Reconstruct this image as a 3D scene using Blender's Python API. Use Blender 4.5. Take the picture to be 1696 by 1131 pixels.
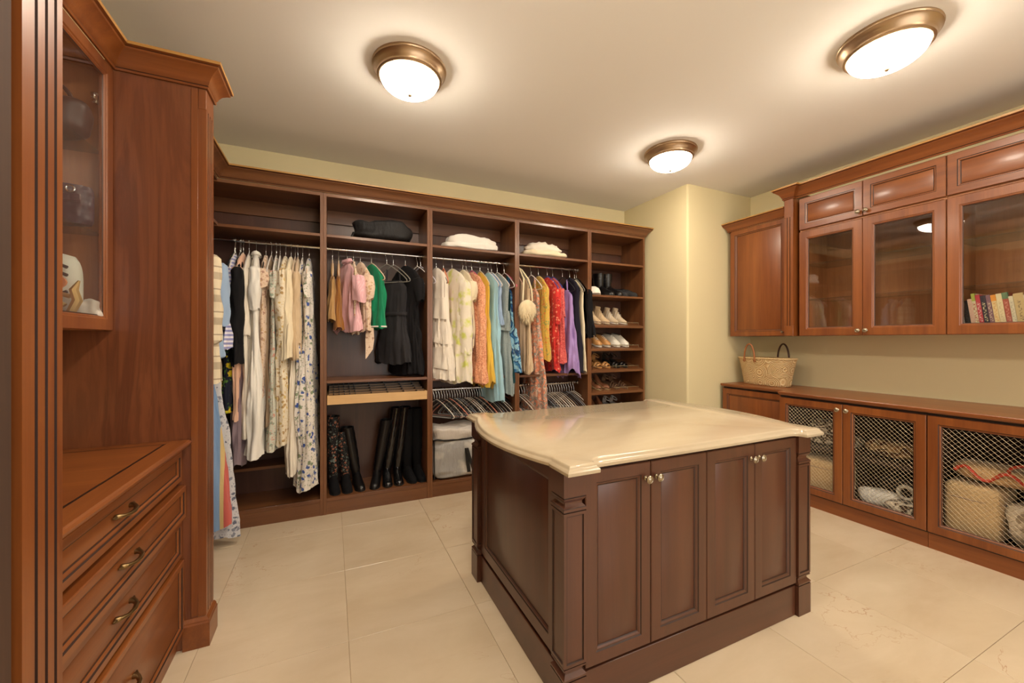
import bpy, bmesh, math, random
from mathutils import Vector, Matrix, noise
from math import sin, cos, pi, radians as R

for o in list(bpy.data.objects):
    bpy.data.objects.remove(o)
S = bpy.context.scene
C = S.collection

# ------------------------------------------------------------------ camera
cd = bpy.data.cameras.new('camera')
cam = bpy.data.objects.new('camera', cd)
C.objects.link(cam)
cd.sensor_width = 36.0
cd.lens = 36.0 * 658.0 / 1696.0
cd.shift_y = -0.0012
cd.clip_start = 0.02
cam.location = (0, 0, 1.37)
cam.rotation_euler = (R(90), 0, R(-24.4))
S.camera = cam

# ------------------------------------------------------------------ world, exposure
w = bpy.data.worlds.new('world')
S.world = w
w.use_nodes = True
w.node_tree.nodes['Background'].inputs[0].default_value = (1, .97, .92, 1)
w.node_tree.nodes['Background'].inputs[1].default_value = 3.2
S.view_settings.view_transform = 'Standard'
S.view_settings.look = 'None'
S.view_settings.gamma = 1.0
S.view_settings.use_curve_mapping = False
S.view_settings.exposure = 0.16
LAMP_STRENGTH = 62.0
LAMP_COLOR = (1.0, 0.885, 0.72)

ADDED_WIN = (.2, 3.2, .55, 2.35)     # added unseen window behind the camera, for fill light: x0, x1, z0, z1
pd = bpy.data.lights.new('added_window_portal', 'AREA'); pd.shape = 'RECTANGLE'
pd.size = ADDED_WIN[1] - ADDED_WIN[0]; pd.size_y = ADDED_WIN[3] - ADDED_WIN[2]; pd.cycles.is_portal = True
po = bpy.data.objects.new('added_window_portal', pd); C.objects.link(po)
po.location = ((ADDED_WIN[0] + ADDED_WIN[1]) / 2, -1.79, (ADDED_WIN[2] + ADDED_WIN[3]) / 2); po.rotation_euler = (R(90), 0, R(180))

# ------------------------------------------------------------------ dimensions of the room
XL, XR, YB, YF, ZC = -1.13, 4.20, 3.845, -1.70, 2.94
CX0, CY0 = 3.25, 2.90          # boxed-out corner
CF = 3.44                      # closet front

# ------------------------------------------------------------------ helpers
def lin(c):
    return tuple(((x / 255 / 12.92) if x / 255 <= .04045 else ((x / 255 + .055) / 1.055) ** 2.4) for x in c)

class MB:
    def __init__(s):
        s.v = []; s.f = []
    def add(s, vs, fs, m=0):
        b = len(s.v)
        s.v += [tuple(p) for p in vs]
        s.f += [(tuple(i + b for i in q), m) for q in fs]
        return s
    def box(s, x0, x1, y0, y1, z0, z1, c=0, m=0):
        x0, x1 = min(x0, x1), max(x0, x1); y0, y1 = min(y0, y1), max(y0, y1); z0, z1 = min(z0, z1), max(z0, z1)
        if c <= 0:
            vs = [(x, y, z) for x in (x0, x1) for y in (y0, y1) for z in (z0, z1)]
            return s.add(vs, [(0, 1, 3, 2), (4, 6, 7, 5), (0, 4, 5, 1), (2, 3, 7, 6), (0, 2, 6, 4), (1, 5, 7, 3)], m)
        c = min(c, (x1 - x0) * .45, (y1 - y0) * .45, (z1 - z0) * .45)
        lo = (x0, y0, z0); hi = (x1, y1, z1)
        vs = []; ix = {}
        for a in range(8):
            sg = ((a >> 2) & 1, (a >> 1) & 1, a & 1)
            for ax in range(3):
                p = []
                for k in range(3):
                    e = hi[k] if sg[k] else lo[k]
                    if k != ax: e += -c if sg[k] else c
                    p.append(e)
                ix[(sg, ax)] = len(vs); vs.append(tuple(p))
        fs = []
        def sgn(ax, sa, b, sb, d, sd):
            t = [0, 0, 0]; t[ax] = sa; t[b] = sb; t[d] = sd
            return tuple(t)
        for ax in range(3):
            b, d = (ax + 1) % 3, (ax + 2) % 3
            for sa in (0, 1):
                fs.append(tuple(ix[(sgn(ax, sa, b, p, d, q), ax)] for p, q in ((0, 0), (1, 0), (1, 1), (0, 1))))
            for sb in (0, 1):
                for sd in (0, 1):   # edge along ax, between faces b and d
                    fs.append((ix[(sgn(ax, 0, b, sb, d, sd), b)], ix[(sgn(ax, 1, b, sb, d, sd), b)],
                               ix[(sgn(ax, 1, b, sb, d, sd), d)], ix[(sgn(ax, 0, b, sb, d, sd), d)]))
        for a in range(8):
            sg = ((a >> 2) & 1, (a >> 1) & 1, a & 1)
            fs.append(tuple(ix[(sg, k)] for k in range(3)))
        return s.add(vs, fs, m)
    def rings(s, rs, cap0=True, cap1=True, loop=False, m=0, mats=None):
        n = len(rs[0]); vs = [p for r in rs for p in r]; b = len(s.v)
        s.v += [tuple(p) for p in vs]
        K = len(rs)
        for i in range(K if loop else K - 1):
            j = (i + 1) % K
            mm = mats[i] if mats else m
            for k in range(n):
                l = (k + 1) % n
                s.f.append(((b + i * n + k, b + i * n + l, b + j * n + l, b + j * n + k), mm))
        if not loop:
            if cap0: s.f.append((tuple(b + k for k in range(n)), m))
            if cap1: s.f.append((tuple(b + (K - 1) * n + k for k in range(n)), m))
        return s
    def rect(s, x0, x1, z0, z1, spec, loop=False, cap0=True, cap1=True, mats=None, m=0):
        # nested rectangles in the XZ plane: spec = [(inset, y), ...]
        rs = [[(x0 + i, y, z0 + i), (x1 - i, y, z0 + i), (x1 - i, y, z1 - i), (x0 + i, y, z1 - i)] for i, y in spec]
        return s.rings(rs, cap0, cap1, loop, m, mats)
    def tube(s, path, r, n=8, caps=True, flat=1.0, m=0, closed=False, up=(0, 0, 1)):
        P = [Vector(p) for p in path]; K = len(P)
        rr = r if isinstance(r, (list, tuple)) else [r] * K
        rs = []; prev = None
        for i in range(K):
            if closed: t = P[(i + 1) % K] - P[i - 1]
            else: t = P[min(i + 1, K - 1)] - P[max(i - 1, 0)]
            if t.length < 1e-9: t = Vector((0, 0, 1))
            t.normalize()
            if prev is None:
                u = Vector(up)
                if abs(u.dot(t)) > .95: u = Vector((1, 0, 0))
            else: u = prev
            a = (u - t * u.dot(t)).normalized(); prev = a
            b2 = t.cross(a)
            rs.append([P[i] + a * (cos(2 * pi * k / n) * rr[i]) + b2 * (sin(2 * pi * k / n) * rr[i] * flat) for k in range(n)])
        return s.rings(rs, caps, caps, closed, m)
    def lathe(s, prof, n=24, c=(0, 0, 0), axis='z', caps=True, m=0):
        rs = []
        for r, h in prof:
            ring = []
            for k in range(n):
                a = 2 * pi * k / n
                if axis == 'z': p = (c[0] + r * cos(a), c[1] + r * sin(a), c[2] + h)
                elif axis == 'y': p = (c[0] + r * cos(a), c[1] + h, c[2] + r * sin(a))
                else: p = (c[0] + h, c[1] + r * cos(a), c[2] + r * sin(a))
                ring.append(p)
            rs.append(ring)
        return s.rings(rs, caps, caps, False, m)
    def sweep(s, path, prof, side=1, closed=False, m=0, mats=None):
        # path: 2D points; prof: closed polygon of (out, z); out goes to the right of travel for side=1
        P = [Vector((p[0], p[1])) for p in path]; K = len(P); rs = []
        for i in range(K):
            ns = []
            for a, b2 in ((i - 1, i), (i, i + 1)):
                if not closed and (a < 0 or b2 >= K): continue
                d = (P[b2 % K] - P[a % K]).normalized()
                ns.append(Vector((d.y, -d.x)) * side)
            if len(ns) == 1: mv = ns[0]
            else:
                mv = (ns[0] + ns[1]); mv = mv / max(.2, mv.dot(ns[0]))
            rs.append([(P[i].x + mv.x * o, P[i].y + mv.y * o, z) for o, z in prof])
        return s.rings(rs, not closed, not closed, closed, m)
    def prism(s, poly, z0, z1, m=0):
        return s.rings([[(p[0], p[1], z0) for p in poly], [(p[0], p[1], z1) for p in poly]], m=m)
    def grid(s, fn, nu, nv, m=0):
        b = len(s.v)
        for i in range(nu + 1):
            for j in range(nv + 1):
                s.v.append(tuple(fn(i / nu, j / nv)))
        for i in range(nu):
            for j in range(nv):
                a = b + i * (nv + 1) + j
                s.f.append(((a, a + 1, a + nv + 2, a + nv + 1), m))
        return s
    def mesh(s, name, mats, ang=38, smooth=True):
        me = bpy.data.meshes.new(name)
        me.from_pydata(s.v, [], [q for q, _ in s.f])
        for p, (_, m) in zip(me.polygons, s.f): p.material_index = m
        bm = bmesh.new(); bm.from_mesh(me)
        bmesh.ops.recalc_face_normals(bm, faces=bm.faces)
        bm.to_mesh(me); bm.free()
        for m in (mats if isinstance(mats, (list, tuple)) else [mats]): me.materials.append(m)
        if smooth:
            me.polygons.foreach_set('use_smooth', [True] * len(me.polygons))
            me.set_sharp_from_angle(angle=R(ang))
        return me
    def build(s, name, mats, parent=None, ang=38, smooth=True, loc=None, rot=None):
        return link(name, s.mesh(name, mats, ang, smooth), parent, loc, rot)

def link(name, me, parent=None, loc=None, rot=None):
    o = bpy.data.objects.new(name, me); C.objects.link(o)
    if parent is not None: o.parent = parent
    if loc is not None: o.location = loc
    if rot is not None: o.rotation_euler = rot
    return o

def tag(o, label, cat, group=None):
    o['label'] = label; o['category'] = cat
    if group: o['group'] = group
    return o

def thing(name, label, cat, loc=(0, 0, 0), rz=0, group=None, rot=None):
    o = bpy.data.objects.new(name, None); C.objects.link(o)
    o.empty_display_size = .05
    o.location = loc; o.rotation_euler = rot if rot else (0, 0, rz)
    return tag(o, label, cat, group)

def struct(name, mb, mat, parent=None, smooth=False):
    o = mb.build(name, mat, parent, smooth=smooth)
    if parent is None: o['kind'] = 'structure'
    return o

# ------------------------------------------------------------------ materials
class NT:
    def __init__(s, name):
        s.m = bpy.data.materials.new(name); s.m.use_nodes = True
        s.t = s.m.node_tree; s.b = s.t.nodes['Principled BSDF']
    def n(s, kind, **kw):
        nd = s.t.nodes.new(kind)
        for k, v in kw.items():
            if k.startswith('i_'):
                key = k[2:]
                key = int(key) if key.isdigit() else key.replace('_', ' ')
                nd.inputs[key].default_value = v
            else: setattr(nd, k, v)
        return nd
    def l(s, a, b): s.t.links.new(a, b)
    def coords(s, scale=(1, 1, 1), rnd=True, what='Object', rot=(0, 0, 0)):
        tc = s.n('ShaderNodeTexCoord'); src = tc.outputs[what]
        if rnd:
            oi = s.n('ShaderNodeObjectInfo')
            mu = s.n('ShaderNodeVectorMath', operation='MULTIPLY_ADD')
            s.l(oi.outputs['Random'], mu.inputs[0]); mu.inputs[1].default_value = (7.3, 11.1, 5.7)
            s.l(src, mu.inputs[2]); src = mu.outputs[0]
        mp = s.n('ShaderNodeMapping'); mp.inputs['Scale'].default_value = scale
        mp.inputs['Rotation'].default_value = rot
        s.l(src, mp.inputs[0]); return mp.outputs[0]
    def noise(s, vec, scale=5, detail=4, rough=.55, dist=0):
        nd = s.n('ShaderNodeTexNoise')
        nd.inputs['Scale'].default_value = scale; nd.inputs['Detail'].default_value = detail
        nd.inputs['Roughness'].default_value = rough; nd.inputs['Distortion'].default_value = dist
        s.l(vec, nd.inputs['Vector']); return nd
    def ramp(s, fac, stops, interp='LINEAR'):
        nd = s.n('ShaderNodeValToRGB'); cr = nd.color_ramp; cr.interpolation = interp
        while len(cr.elements) < len(stops): cr.elements.new(.5)
        for e, (p, c) in zip(cr.elements, stops):
            e.position = p; e.color = (*c, 1) if len(c) == 3 else c
        s.l(fac, nd.inputs[0]); return nd.outputs[0]
    def mix(s, fac, a, b, mode='MIX'):
        nd = s.n('ShaderNodeMix', data_type='RGBA', blend_type=mode)
        for v, i in ((fac, 0), (a, 6), (b, 7)):
            if hasattr(v, 'is_linked') or isinstance(v, bpy.types.NodeSocket): s.l(v, nd.inputs[i])
            elif isinstance(v, (int, float)): nd.inputs[i].default_value = v
            else: nd.inputs[i].default_value = (*v, 1)
        return nd.outputs[2]
    def math(s, op, a, b=None):
        nd = s.n('ShaderNodeMath', operation=op)
        for i, v in enumerate((a, b)):
            if v is None: continue
            if isinstance(v, bpy.types.NodeSocket): s.l(v, nd.inputs[i])
            else: nd.inputs[i].default_value = v
        return nd.outputs[0]
    def bump(s, h, strength=.2, dist=.01):
        nd = s.n('ShaderNodeBump'); nd.inputs['Strength'].default_value = strength; nd.inputs['Distance'].default_value = dist
        s.l(h, nd.inputs['Height']); s.l(nd.outputs[0], s.b.inputs['Normal'])
    def base(s, c, rough=.5, metal=0, spec=.5, coat=0, coatr=.1, sheen=0):
        i = s.b.inputs
        if isinstance(c, bpy.types.NodeSocket): s.l(c, i['Base Color'])
        else: i['Base Color'].default_value = (*c, 1)
        i['Roughness'].default_value = rough; i['Metallic'].default_value = metal
        i['Specular IOR Level'].default_value = spec
        i['Coat Weight'].default_value = coat; i['Coat Roughness'].default_value = coatr
        i['Sheen Weight'].default_value = sheen
        return s.m

def plain(name, rgb, rough=.5, metal=0, spec=.5, coat=0, sheen=0, var=0.0):
    t = NT(name); c = lin(rgb)
    if var:
        nz = t.noise(t.coords(), 9, 3)
        c = t.ramp(nz.outputs['Fac'], [(.3, tuple(x * (1 - var) for x in c)), (.7, tuple(min(1, x * (1 + var)) for x in c))])
    return t.base(c, rough, metal, spec, coat, sheen=sheen)

def wood(name, dark, light, axis='z', rough=.38, coat=.25, strength=1.0, cath=False):
    t = NT(name)
    sc = {'x': (.55, 9, 9), 'y': (9, .55, 9), 'z': (9, 9, .55)}[axis]
    if cath: sc = {'z': (5, 5, .55)}.get(axis, sc)
    v = t.coords(sc)
    n1 = t.noise(v, 1.3, 6, .6, .9 if cath else .35)
    v2 = t.coords(tuple(x * 9 if x > 1 else x * 4 for x in sc))
    n2 = t.noise(v2, 2.0, 3, .6)
    d, l = lin(dark), lin(light)
    mid = tuple((a + b) / 2 for a, b in zip(d, l))
    if cath:
        wv = t.n('ShaderNodeMath', operation='SINE'); m1 = t.math('MULTIPLY', n1.outputs['Fac'], 42.0)
        t.l(m1, wv.inputs[0]); f = t.math('MULTIPLY', wv.outputs[0], .16)
        f = t.math('ADD', f, n1.outputs['Fac'])
        c1 = t.ramp(f, [(.15, d), (.5, mid), (.85, l)])
    else:
        c1 = t.ramp(n1.outputs['Fac'], [(.28, d), (.5, mid), (.72, l)])
    g = t.ramp(n2.outputs['Fac'], [(.3, (.82, .80, .78)), (.62, (1, 1, 1))])
    c = t.mix(.55 * strength, c1, g, 'MULTIPLY')
    t.bump(n2.outputs['Fac'], .04, .002)
    return t.base(c, rough, coat=coat, coatr=.18)

CH_D, CH_L = (108, 54, 21), (143, 82, 36)
M = {}
for ax in 'xyz':
    M['cherry_' + ax] = wood('cherry_wood_' + ax, CH_D, CH_L, ax)
    M['closet_' + ax] = wood('closet_wood_' + ax, (95, 55, 30), (126, 80, 45), ax, rough=.42)
    M['island_' + ax] = wood('island_wood_' + ax, (70, 37, 23), (91, 51, 33), ax, rough=.36, strength=.5)
M['panel'] = wood('figured_cherry_panel', (96, 50, 28), (128, 74, 43), 'z', cath=True)
M['interior'] = wood('cabinet_interior_wood', (150, 94, 54), (188, 126, 78), 'z', rough=.45)
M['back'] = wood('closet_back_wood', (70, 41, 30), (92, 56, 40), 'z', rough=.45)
M['base_in'] = wood('shade_dark_cabinet_interior', (40, 26, 19), (54, 35, 26), 'z', rough=.6, coat=0)  # base cabinet interior; its lack of light is put into the dark colour
M['maple'] = wood('pale_maple', (205, 160, 104), (226, 186, 130), 'x', rough=.4)
M['glaze'] = plain('dark_glaze', (46, 22, 12), .5)
M['inlay'] = plain('dark_inlay', (30, 16, 12), .4)
M['gold_edge'] = plain('pale_gold_edge', (176, 128, 66), .4)
M['brass'] = plain('antique_brass', (138, 114, 78), .32, 1)
M['pewter'] = plain('antique_pewter', (160, 148, 128), .3, 1)
M['bronze'] = plain('brushed_bronze', (176, 150, 122), .36, 1)
M['chrome'] = plain('chrome', (215, 212, 208), .14, 1)
M['hook'] = plain('hanger_hook_steel', (205, 203, 200), .25, 1)
M['wire'] = plain('wire_mesh_brass', (186, 168, 140), .4, 1)
M['wall'] = plain('wall_paint', (217, 203, 162), .85, spec=.2)
M['ceil'] = plain('ceiling_paint', (240, 236, 230), .9, spec=.15)
M['black'] = plain('black_strap', (20, 18, 18), .6)
def glass_mat():
    t = NT('cabinet_glass'); nt = t.t
    nt.nodes.remove(t.b)
    tr = t.n('ShaderNodeBsdfTransparent'); tr.inputs[0].default_value = (.93, .94, .93, 1)
    gl = t.n('ShaderNodeBsdfGlossy'); gl.inputs['Roughness'].default_value = .015; gl.inputs[0].default_value = (1, 1, 1, 1)
    lw = t.n('ShaderNodeLayerWeight'); lw.inputs['Blend'].default_value = .5
    p5 = t.math('POWER', lw.outputs['Facing'], 4.0)
    fr = t.math('ADD', t.math('MULTIPLY', p5, .8), .045)
    mx = t.n('ShaderNodeMixShader')
    t.l(fr, mx.inputs[0]); t.l(tr.outputs[0], mx.inputs[1]); t.l(gl.outputs[0], mx.inputs[2])
    t.l(mx.outputs[0], nt.nodes['Material Output'].inputs[0])
    return t.m
M['glass'] = glass_mat()
def gshelf():
    t = NT('glass_shelf')
    t.b.inputs['Alpha'].default_value = .2
    return t.base(lin((70, 88, 78)), .05)
M['gshelf'] = gshelf()
def lampglass():
    t = NT('lit_frosted_glass')
    t.b.inputs['Emission Color'].default_value = (*LAMP_COLOR, 1)
    t.b.inputs['Emission Strength'].default_value = LAMP_STRENGTH
    return t.base((.9, .88, .82), .4)
M['lamp'] = lampglass()
def marble(name, a, b, vein, sc=1.0, rough=.16, vs=.5):
    t = NT(name)
    v = t.coords((sc, sc * 2.2, sc))
    n1 = t.noise(v, 1.6, 5, .6, .4)
    c = t.ramp(n1.outputs['Fac'], [(.3, lin(a)), (.7, lin(b))])
    n2 = t.noise(t.coords((sc, sc * 1.6, sc)), 1.1, 6, .62, .5)
    d = t.math('ABSOLUTE', t.math('SUBTRACT', n2.outputs['Fac'], .5))
    ln = t.ramp(d, [(0, (1, 1, 1)), (.0035, (0, 0, 0))])
    n3 = t.noise(t.coords((sc, sc, sc)), 1.3, 2)
    msk = t.ramp(n3.outputs['Fac'], [(.52, (0, 0, 0)), (.68, (1, 1, 1))])
    f = t.math('MULTIPLY', t.math('MULTIPLY', ln, msk), vs)
    c = t.mix(f, c, lin(vein))
    n4 = t.noise(t.coords((sc * .8, sc * 3.5, sc)), 3.2, 7, .7)
    m4 = t.ramp(n4.outputs['Fac'], [(.6, (0, 0, 0)), (.78, (1, 1, 1))])
    n5 = t.noise(t.coords((sc, sc, sc)), .9, 2)
    m5 = t.ramp(n5.outputs['Fac'], [(.5, (0, 0, 0)), (.7, (1, 1, 1))])
    c = t.mix(t.math('MULTIPLY', t.math('MULTIPLY', m4, m5), .55 * vs), c, lin(tuple((x + y) / 2 for x, y in zip(vein, a))))
    return t.base(c, rough, spec=.5)
M['tile'] = marble('cream_marble_tile', (196, 176, 148), (210, 192, 166), (164, 120, 88), 1.0, .22, .7)
M['grout'] = plain('grout', (176, 152, 120), .9)
M['marble'] = marble('cream_marble_top', (176, 158, 131), (190, 174, 149), (176, 132, 92), .9, .14, .35)

# ------------------------------------------------------------------ room shell
fl = struct('floor', MB().box(XL - .1, XR + .1, YF - .1, YB + .1, -.12, -.004), M['grout'])
TS = .61
def tile_mesh(x0, x1, y0, y1):
    return MB().box(x0, x1, y0, y1, -.02, 0, .0012).mesh('tile', M['tile'], smooth=False)
full = tile_mesh(-TS / 2 + .0008, TS / 2 - .0008, -TS / 2 + .0008, TS / 2 - .0008)
for i in range(-3, 9):
    for j in range(-6, 8):
        x0, y0 = .07 + TS * i, .735 + TS * j
        x1, y1 = x0 + TS, y0 + TS
        if x1 <= XL or x0 >= XR or y1 <= YF or y0 >= YB: continue
        if x0 >= CX0 and y0 >= CY0: continue
        cx, cy = (x0 + x1) / 2, (y0 + y1) / 2
        if x0 >= XL and x1 <= XR and y0 >= YF and y1 <= YB: me = full
        else: me = tile_mesh(max(x0, XL) - cx + .0008, min(x1, XR) - cx - .0008, max(y0, YF) - cy + .0008, min(y1, YB) - cy - .0008)
        link('tile', me, fl, (cx, cy, 0))
struct('ceiling', MB().box(XL - .1, XR + .1, YF - .1, YB + .1, ZC, ZC + .1), M['ceil'])
struct('wall_back', MB().box(XL - .1, XR + .1, YB, YB + .1, -.1, ZC), M['wall'])
struct('wall_left', MB().box(XL - .1, XL, YF - .1, YB, -.1, ZC), M['wall'])
struct('wall_right', MB().box(XR, XR + .1, YF - .1, YB, -.1, ZC), M['wall'])
b = MB(); b.rect(XL, XR, -.1, ZC, [(0, YF), (0, YF - .1)], cap0=False, cap1=False)
b = MB()
ox = [(XL, -.1), (XR, -.1), (XR, ZC), (XL, ZC)]; ix = [(ADDED_WIN[0], ADDED_WIN[2]), (ADDED_WIN[1], ADDED_WIN[2]), (ADDED_WIN[1], ADDED_WIN[3]), (ADDED_WIN[0], ADDED_WIN[3])]
b.rings([[(x, YF, z) for x, z in ox], [(x, YF, z) for x, z in ix], [(x, YF - .1, z) for x, z in ix], [(x, YF - .1, z) for x, z in ox]], loop=True)
struct('wall_front', b, M['wall'])
b = MB(); b.rect(ADDED_WIN[0], ADDED_WIN[1], ADDED_WIN[2], ADDED_WIN[3], [(0, YF - .08), (0, YF - .02), (.05, YF - .02), (.05, YF - .08)], loop=True)
w1 = struct('added_window', b, M['ceil'])  # unseen window, added to let more light into the room
for k in (1, 2):
    x = ADDED_WIN[0] + (ADDED_WIN[1] - ADDED_WIN[0]) * k / 3
    MB().box(x - .025, x + .025, YF - .075, YF - .025, ADDED_WIN[2] + .05, ADDED_WIN[3] - .05).build('mullion', M['ceil'], w1, smooth=False)
b = MB(); r_ = .022
arc = [(CX0 + r_ - r_ * sin(a), CY0 + r_ - r_ * cos(a)) for a in [k * pi / 2 / 6 for k in range(7)]]
b.prism(arc + [(CX0, YB), (XR, YB), (XR, CY0)], -.004, ZC)
wc = struct('wall_corner', b, M['wall'], smooth=True)

# ------------------------------------------------------------------ ceiling lamps
def make_lamp():
    t = thing('ceiling_lamp', '', 'lamp', group='flush dome ceiling lamps')
    MB().lathe([(.01, -.004), (.205, 0), (.208, -.008), (.203, -.014), (.205, -.020), (.198, -.026), (.190, -.040), (.184, -.052), (.178, -.060),
                (.180, -.066), (.174, -.072), (.168, -.074), (.160, -.068), (.01, -.05)], 56).build('rim', M['bronze'], t, 60)
    MB().lathe([(.164 * cos(a), -.064 - .088 * sin(a)) for a in [k * (pi / 2 - .03) / 12 for k in range(13)]], 48).build('glass_dome', M['lamp'], t, 60)
    MB().lathe([(.003, -.148), (.011, -.150), (.013, -.156), (.010, -.163), (.004, -.168)], 16).build('finial', M['bronze'], t, 60)
    return t
def copy_tree(o, parent=None):
    c = o.copy(); C.objects.link(c); c.parent = parent
    for ch in list(o.children): copy_tree(ch, c)
    return c
lamp0 = make_lamp()
LAMPS = [((.41, 2.33), 'lit dome ceiling lamp with bronze rim in front of the hanging pink and green clothes'),
         ((2.57, 2.47), 'small-looking lit dome ceiling lamp with bronze rim beside the boxed-out corner wall'),
         ((2.64, 1.08), 'lit dome ceiling lamp with bronze rim near the glass-door wall cabinets'),
         ((.41, 1.00), 'added out-of-view lit dome ceiling lamp with bronze rim beside the tall left display cabinet'),  # from here on: unseen lamps added to brighten the room
         ((2.64, -.40), 'added out-of-view lit dome ceiling lamp with bronze rim behind the island, by the right cabinets'),
         ((.41, -.40), 'added out-of-view lit dome ceiling lamp with bronze rim near the wall facing the closet')]
for i, ((x, y), lb) in enumerate(LAMPS):
    o = lamp0 if i == 0 else copy_tree(lamp0)
    o.location = (x, y, ZC); o['label'] = lb

# ------------------------------------------------------------------ joinery helpers
def knob(parent, x, y, z, mat=None, s=1.05):
    return MB().lathe([(.004 * s, 0), (.009 * s, 0), (.009 * s, -.003), (.0055 * s, -.006), (.005 * s, -.014), (.011 * s, -.018), (.0155 * s, -.022), (.0155 * s, -.025),
                       (.012 * s, -.028), (.0105 * s, -.027), (.007 * s, -.030), (.002 * s, -.031)], 18, (x, y, z), 'y').build('knob', mat or M['pewter'], parent, 50)

def door(parent, x0, x1, z0, z1, yf, wd='cherry', t=.02, st=.058, kind='panel', kn=None, name='door', panelmat=None, ax='z', pitch=.021, pos=None, rz=0):
    cx, cz = (x0 + x1) / 2, z0
    b = MB()
    b.rect(x0 - cx, x1 - cx, 0, z1 - z0, [(0, t), (0, .003), (.003, 0), (st - .005, 0), (st - .001, .004), (st + .003, .0045), (st + .008, .009), (st + .012, .011), (st + .012, t)],
           loop=True, mats=[0, 0, 0, 1 if kind != 'glass' else 0, 0, 0, 1, 0, 0])
    f = b.build(name, [M[wd + '_' + ax], M['glaze']], parent, 30, loc=pos or (cx, yf, cz), rot=(0, 0, rz))
    ins = st + .0125
    a0, a1, b0, b1 = x0 - cx + ins, x1 - cx - ins, ins, z1 - z0 - ins
    if kind == 'panel':
        MB().rect(a0, a1, b0, b1, [(0, .019), (0, .012), (.002, .011)]).build('panel', panelmat or M[wd + '_' + ax], f)
    elif kind == 'glass':
        MB().box(a0, a1, .010, .014, b0, b1).build('glass_pane', M['glass'], f, smooth=False)
    elif kind == 'mesh':
        g = MB(); W, H = a1 - a0, b1 - b0; rw = .0009
        for sg in (1, -1):
            k = -H / (2 * pitch) * 2
            d0 = -H if sg == 1 else 0
            c = d0
            # lines u + sg*v*slope ; slope chosen so diamonds are square
            n0 = int((W + H) / (pitch * 1.414)) + 1
            for q in range(n0 + 1):
                off = q * pitch * 1.414
                # x - a0 + sgn*(z-b0) = off (or shifted)
                if sg == 1:   # x + z = off
                    xa, za = min(off, W), max(0, off - W); xb, zb = max(0, off - H), min(off, H)
                else:         # x - z = off - H
                    o2 = off - H
                    xa, za = max(0, o2), max(0, -o2); xb = min(W, H + o2); zb = xb - o2
                if abs(xa - xb) < .004: continue
                yy = .0105 if sg == 1 else .0125
                g.tube([(a0 + xa, yy, b0 + za), (a0 + xb, yy, b0 + zb)], rw, 4, caps=False)
        g.build('wire_mesh', M['wire'], f)['kind'] = 'stuff'
    if kn:
        knob(f, kn[0] - cx, 0, kn[1] - cz)
    return f

CROWN = [(0, 0), (.010, 0), (.014, .008), (.010, .014), (.016, .020), (.022, .034), (.036, .054), (.056, .070), (.070, .078), (.074, .084), (.070, .088), (.084, .092), (.086, .104), (0, .104)]
def crown(name, label, path, z, h=.104, d=.086, side=1, wd='cherry_x', group=None):
    pr = [(o * d / .086, z + q * h / .104) for o, q in CROWN]
    o = MB()
    o.sweep(path, pr, side)
    n = len(CROWN)
    # dark glaze lines in the small quirks, paler gold top edge
    out = []
    for idx, (q, m) in enumerate(o.f):
        if len(q) == 4 and idx < (len(path) - 1) * n:
            k = idx % n
            m = {2: 1, 9: 1, 11: 2}.get(k, 0)
        out.append((q, m))
    o.f = out
    ob = o.build(name, [M[wd], M['glaze'], M['gold_edge']], None, 25)
    return tag(ob, label, 'molding', group)

def pilaster(parent, x0, x1, yf, z0, z1, flutes=3, depth=.03, wd='cherry_z', name='fluted_pilaster', glz=True, fz=(.12, .12), fr=None):
    # front face in XZ plane at yf, with real grooves
    b = MB(); W = x1 - x0
    g = W * .075; m = W * .17
    xs = [(x0, 0), ]
    prof = [(x0, yf + depth), (x0, yf)]
    pitch = (W - 2 * m) / max(1, flutes - 1) if flutes > 1 else 0
    cs = [x0 + m + pitch * k for k in range(flutes)] if flutes > 1 else [(x0 + x1) / 2]
    if fr: cs = [x0 + W * q for q in fr]
    # plain blocks above/below the flutes
    b.box(x0, x1, yf, yf + depth, z0, z0 + fz[0], .0015)
    b.box(x0, x1, yf, yf + depth, z1 - fz[1], z1, .0015)
    pts = [(x0, yf + depth), (x0, yf)]; mats = [0]
    mt = []
    for c in cs:
        pts += [(c - g / 2, yf), (c - g * .35, yf + .006), (c + g * .35, yf + .006), (c + g / 2, yf)]
    pts += [(x1, yf), (x1, yf + depth)]
    za, zb = z0 + fz[0] + .0005, z1 - fz[1] - .0005
    lo = [(p[0], p[1], za) for p in pts]; hi = [(p[0], p[1], zb) for p in pts]
    st = len(b.f)
    b.rings([lo, hi])
    for k in range(len(pts)):
        q, mm = b.f[st + k]
        a = k - 2
        if glz and 0 <= a < 4 * len(cs) and a % 4 in (0, 1, 2): b.f[st + k] = (q, 1)
    return b.build(name, [M[wd], M['glaze']], parent, 25)

# ================================================================== LEFT: drawer chest with display cabinet
def pull(parent, x, z, y=0):
    b = MB()
    b.tube([(x - .052, y - .001, z), (x - .050, y - .006, z), (x - .044, y - .014, z - .001), (x - .028, y - .024, z - .003), (x, y - .028, z - .004),
            (x + .028, y - .024, z - .003), (x + .044, y - .014, z - .001), (x + .050, y - .006, z), (x + .052, y - .001, z)],
           [.009, .0085, .0062, .0052, .0058, .0052, .0062, .0085, .009], 10, flat=1.25)
    for s in (-1, 1):
        b.tube([(x + s * .052, y - .0005, z), (x + s * .062, y - .004, z + .001), (x + s * .072, y - .002, z + .003)], [.008, .006, .002], 8)
    return b.build('handle', M['brass'], parent, 50)

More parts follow.
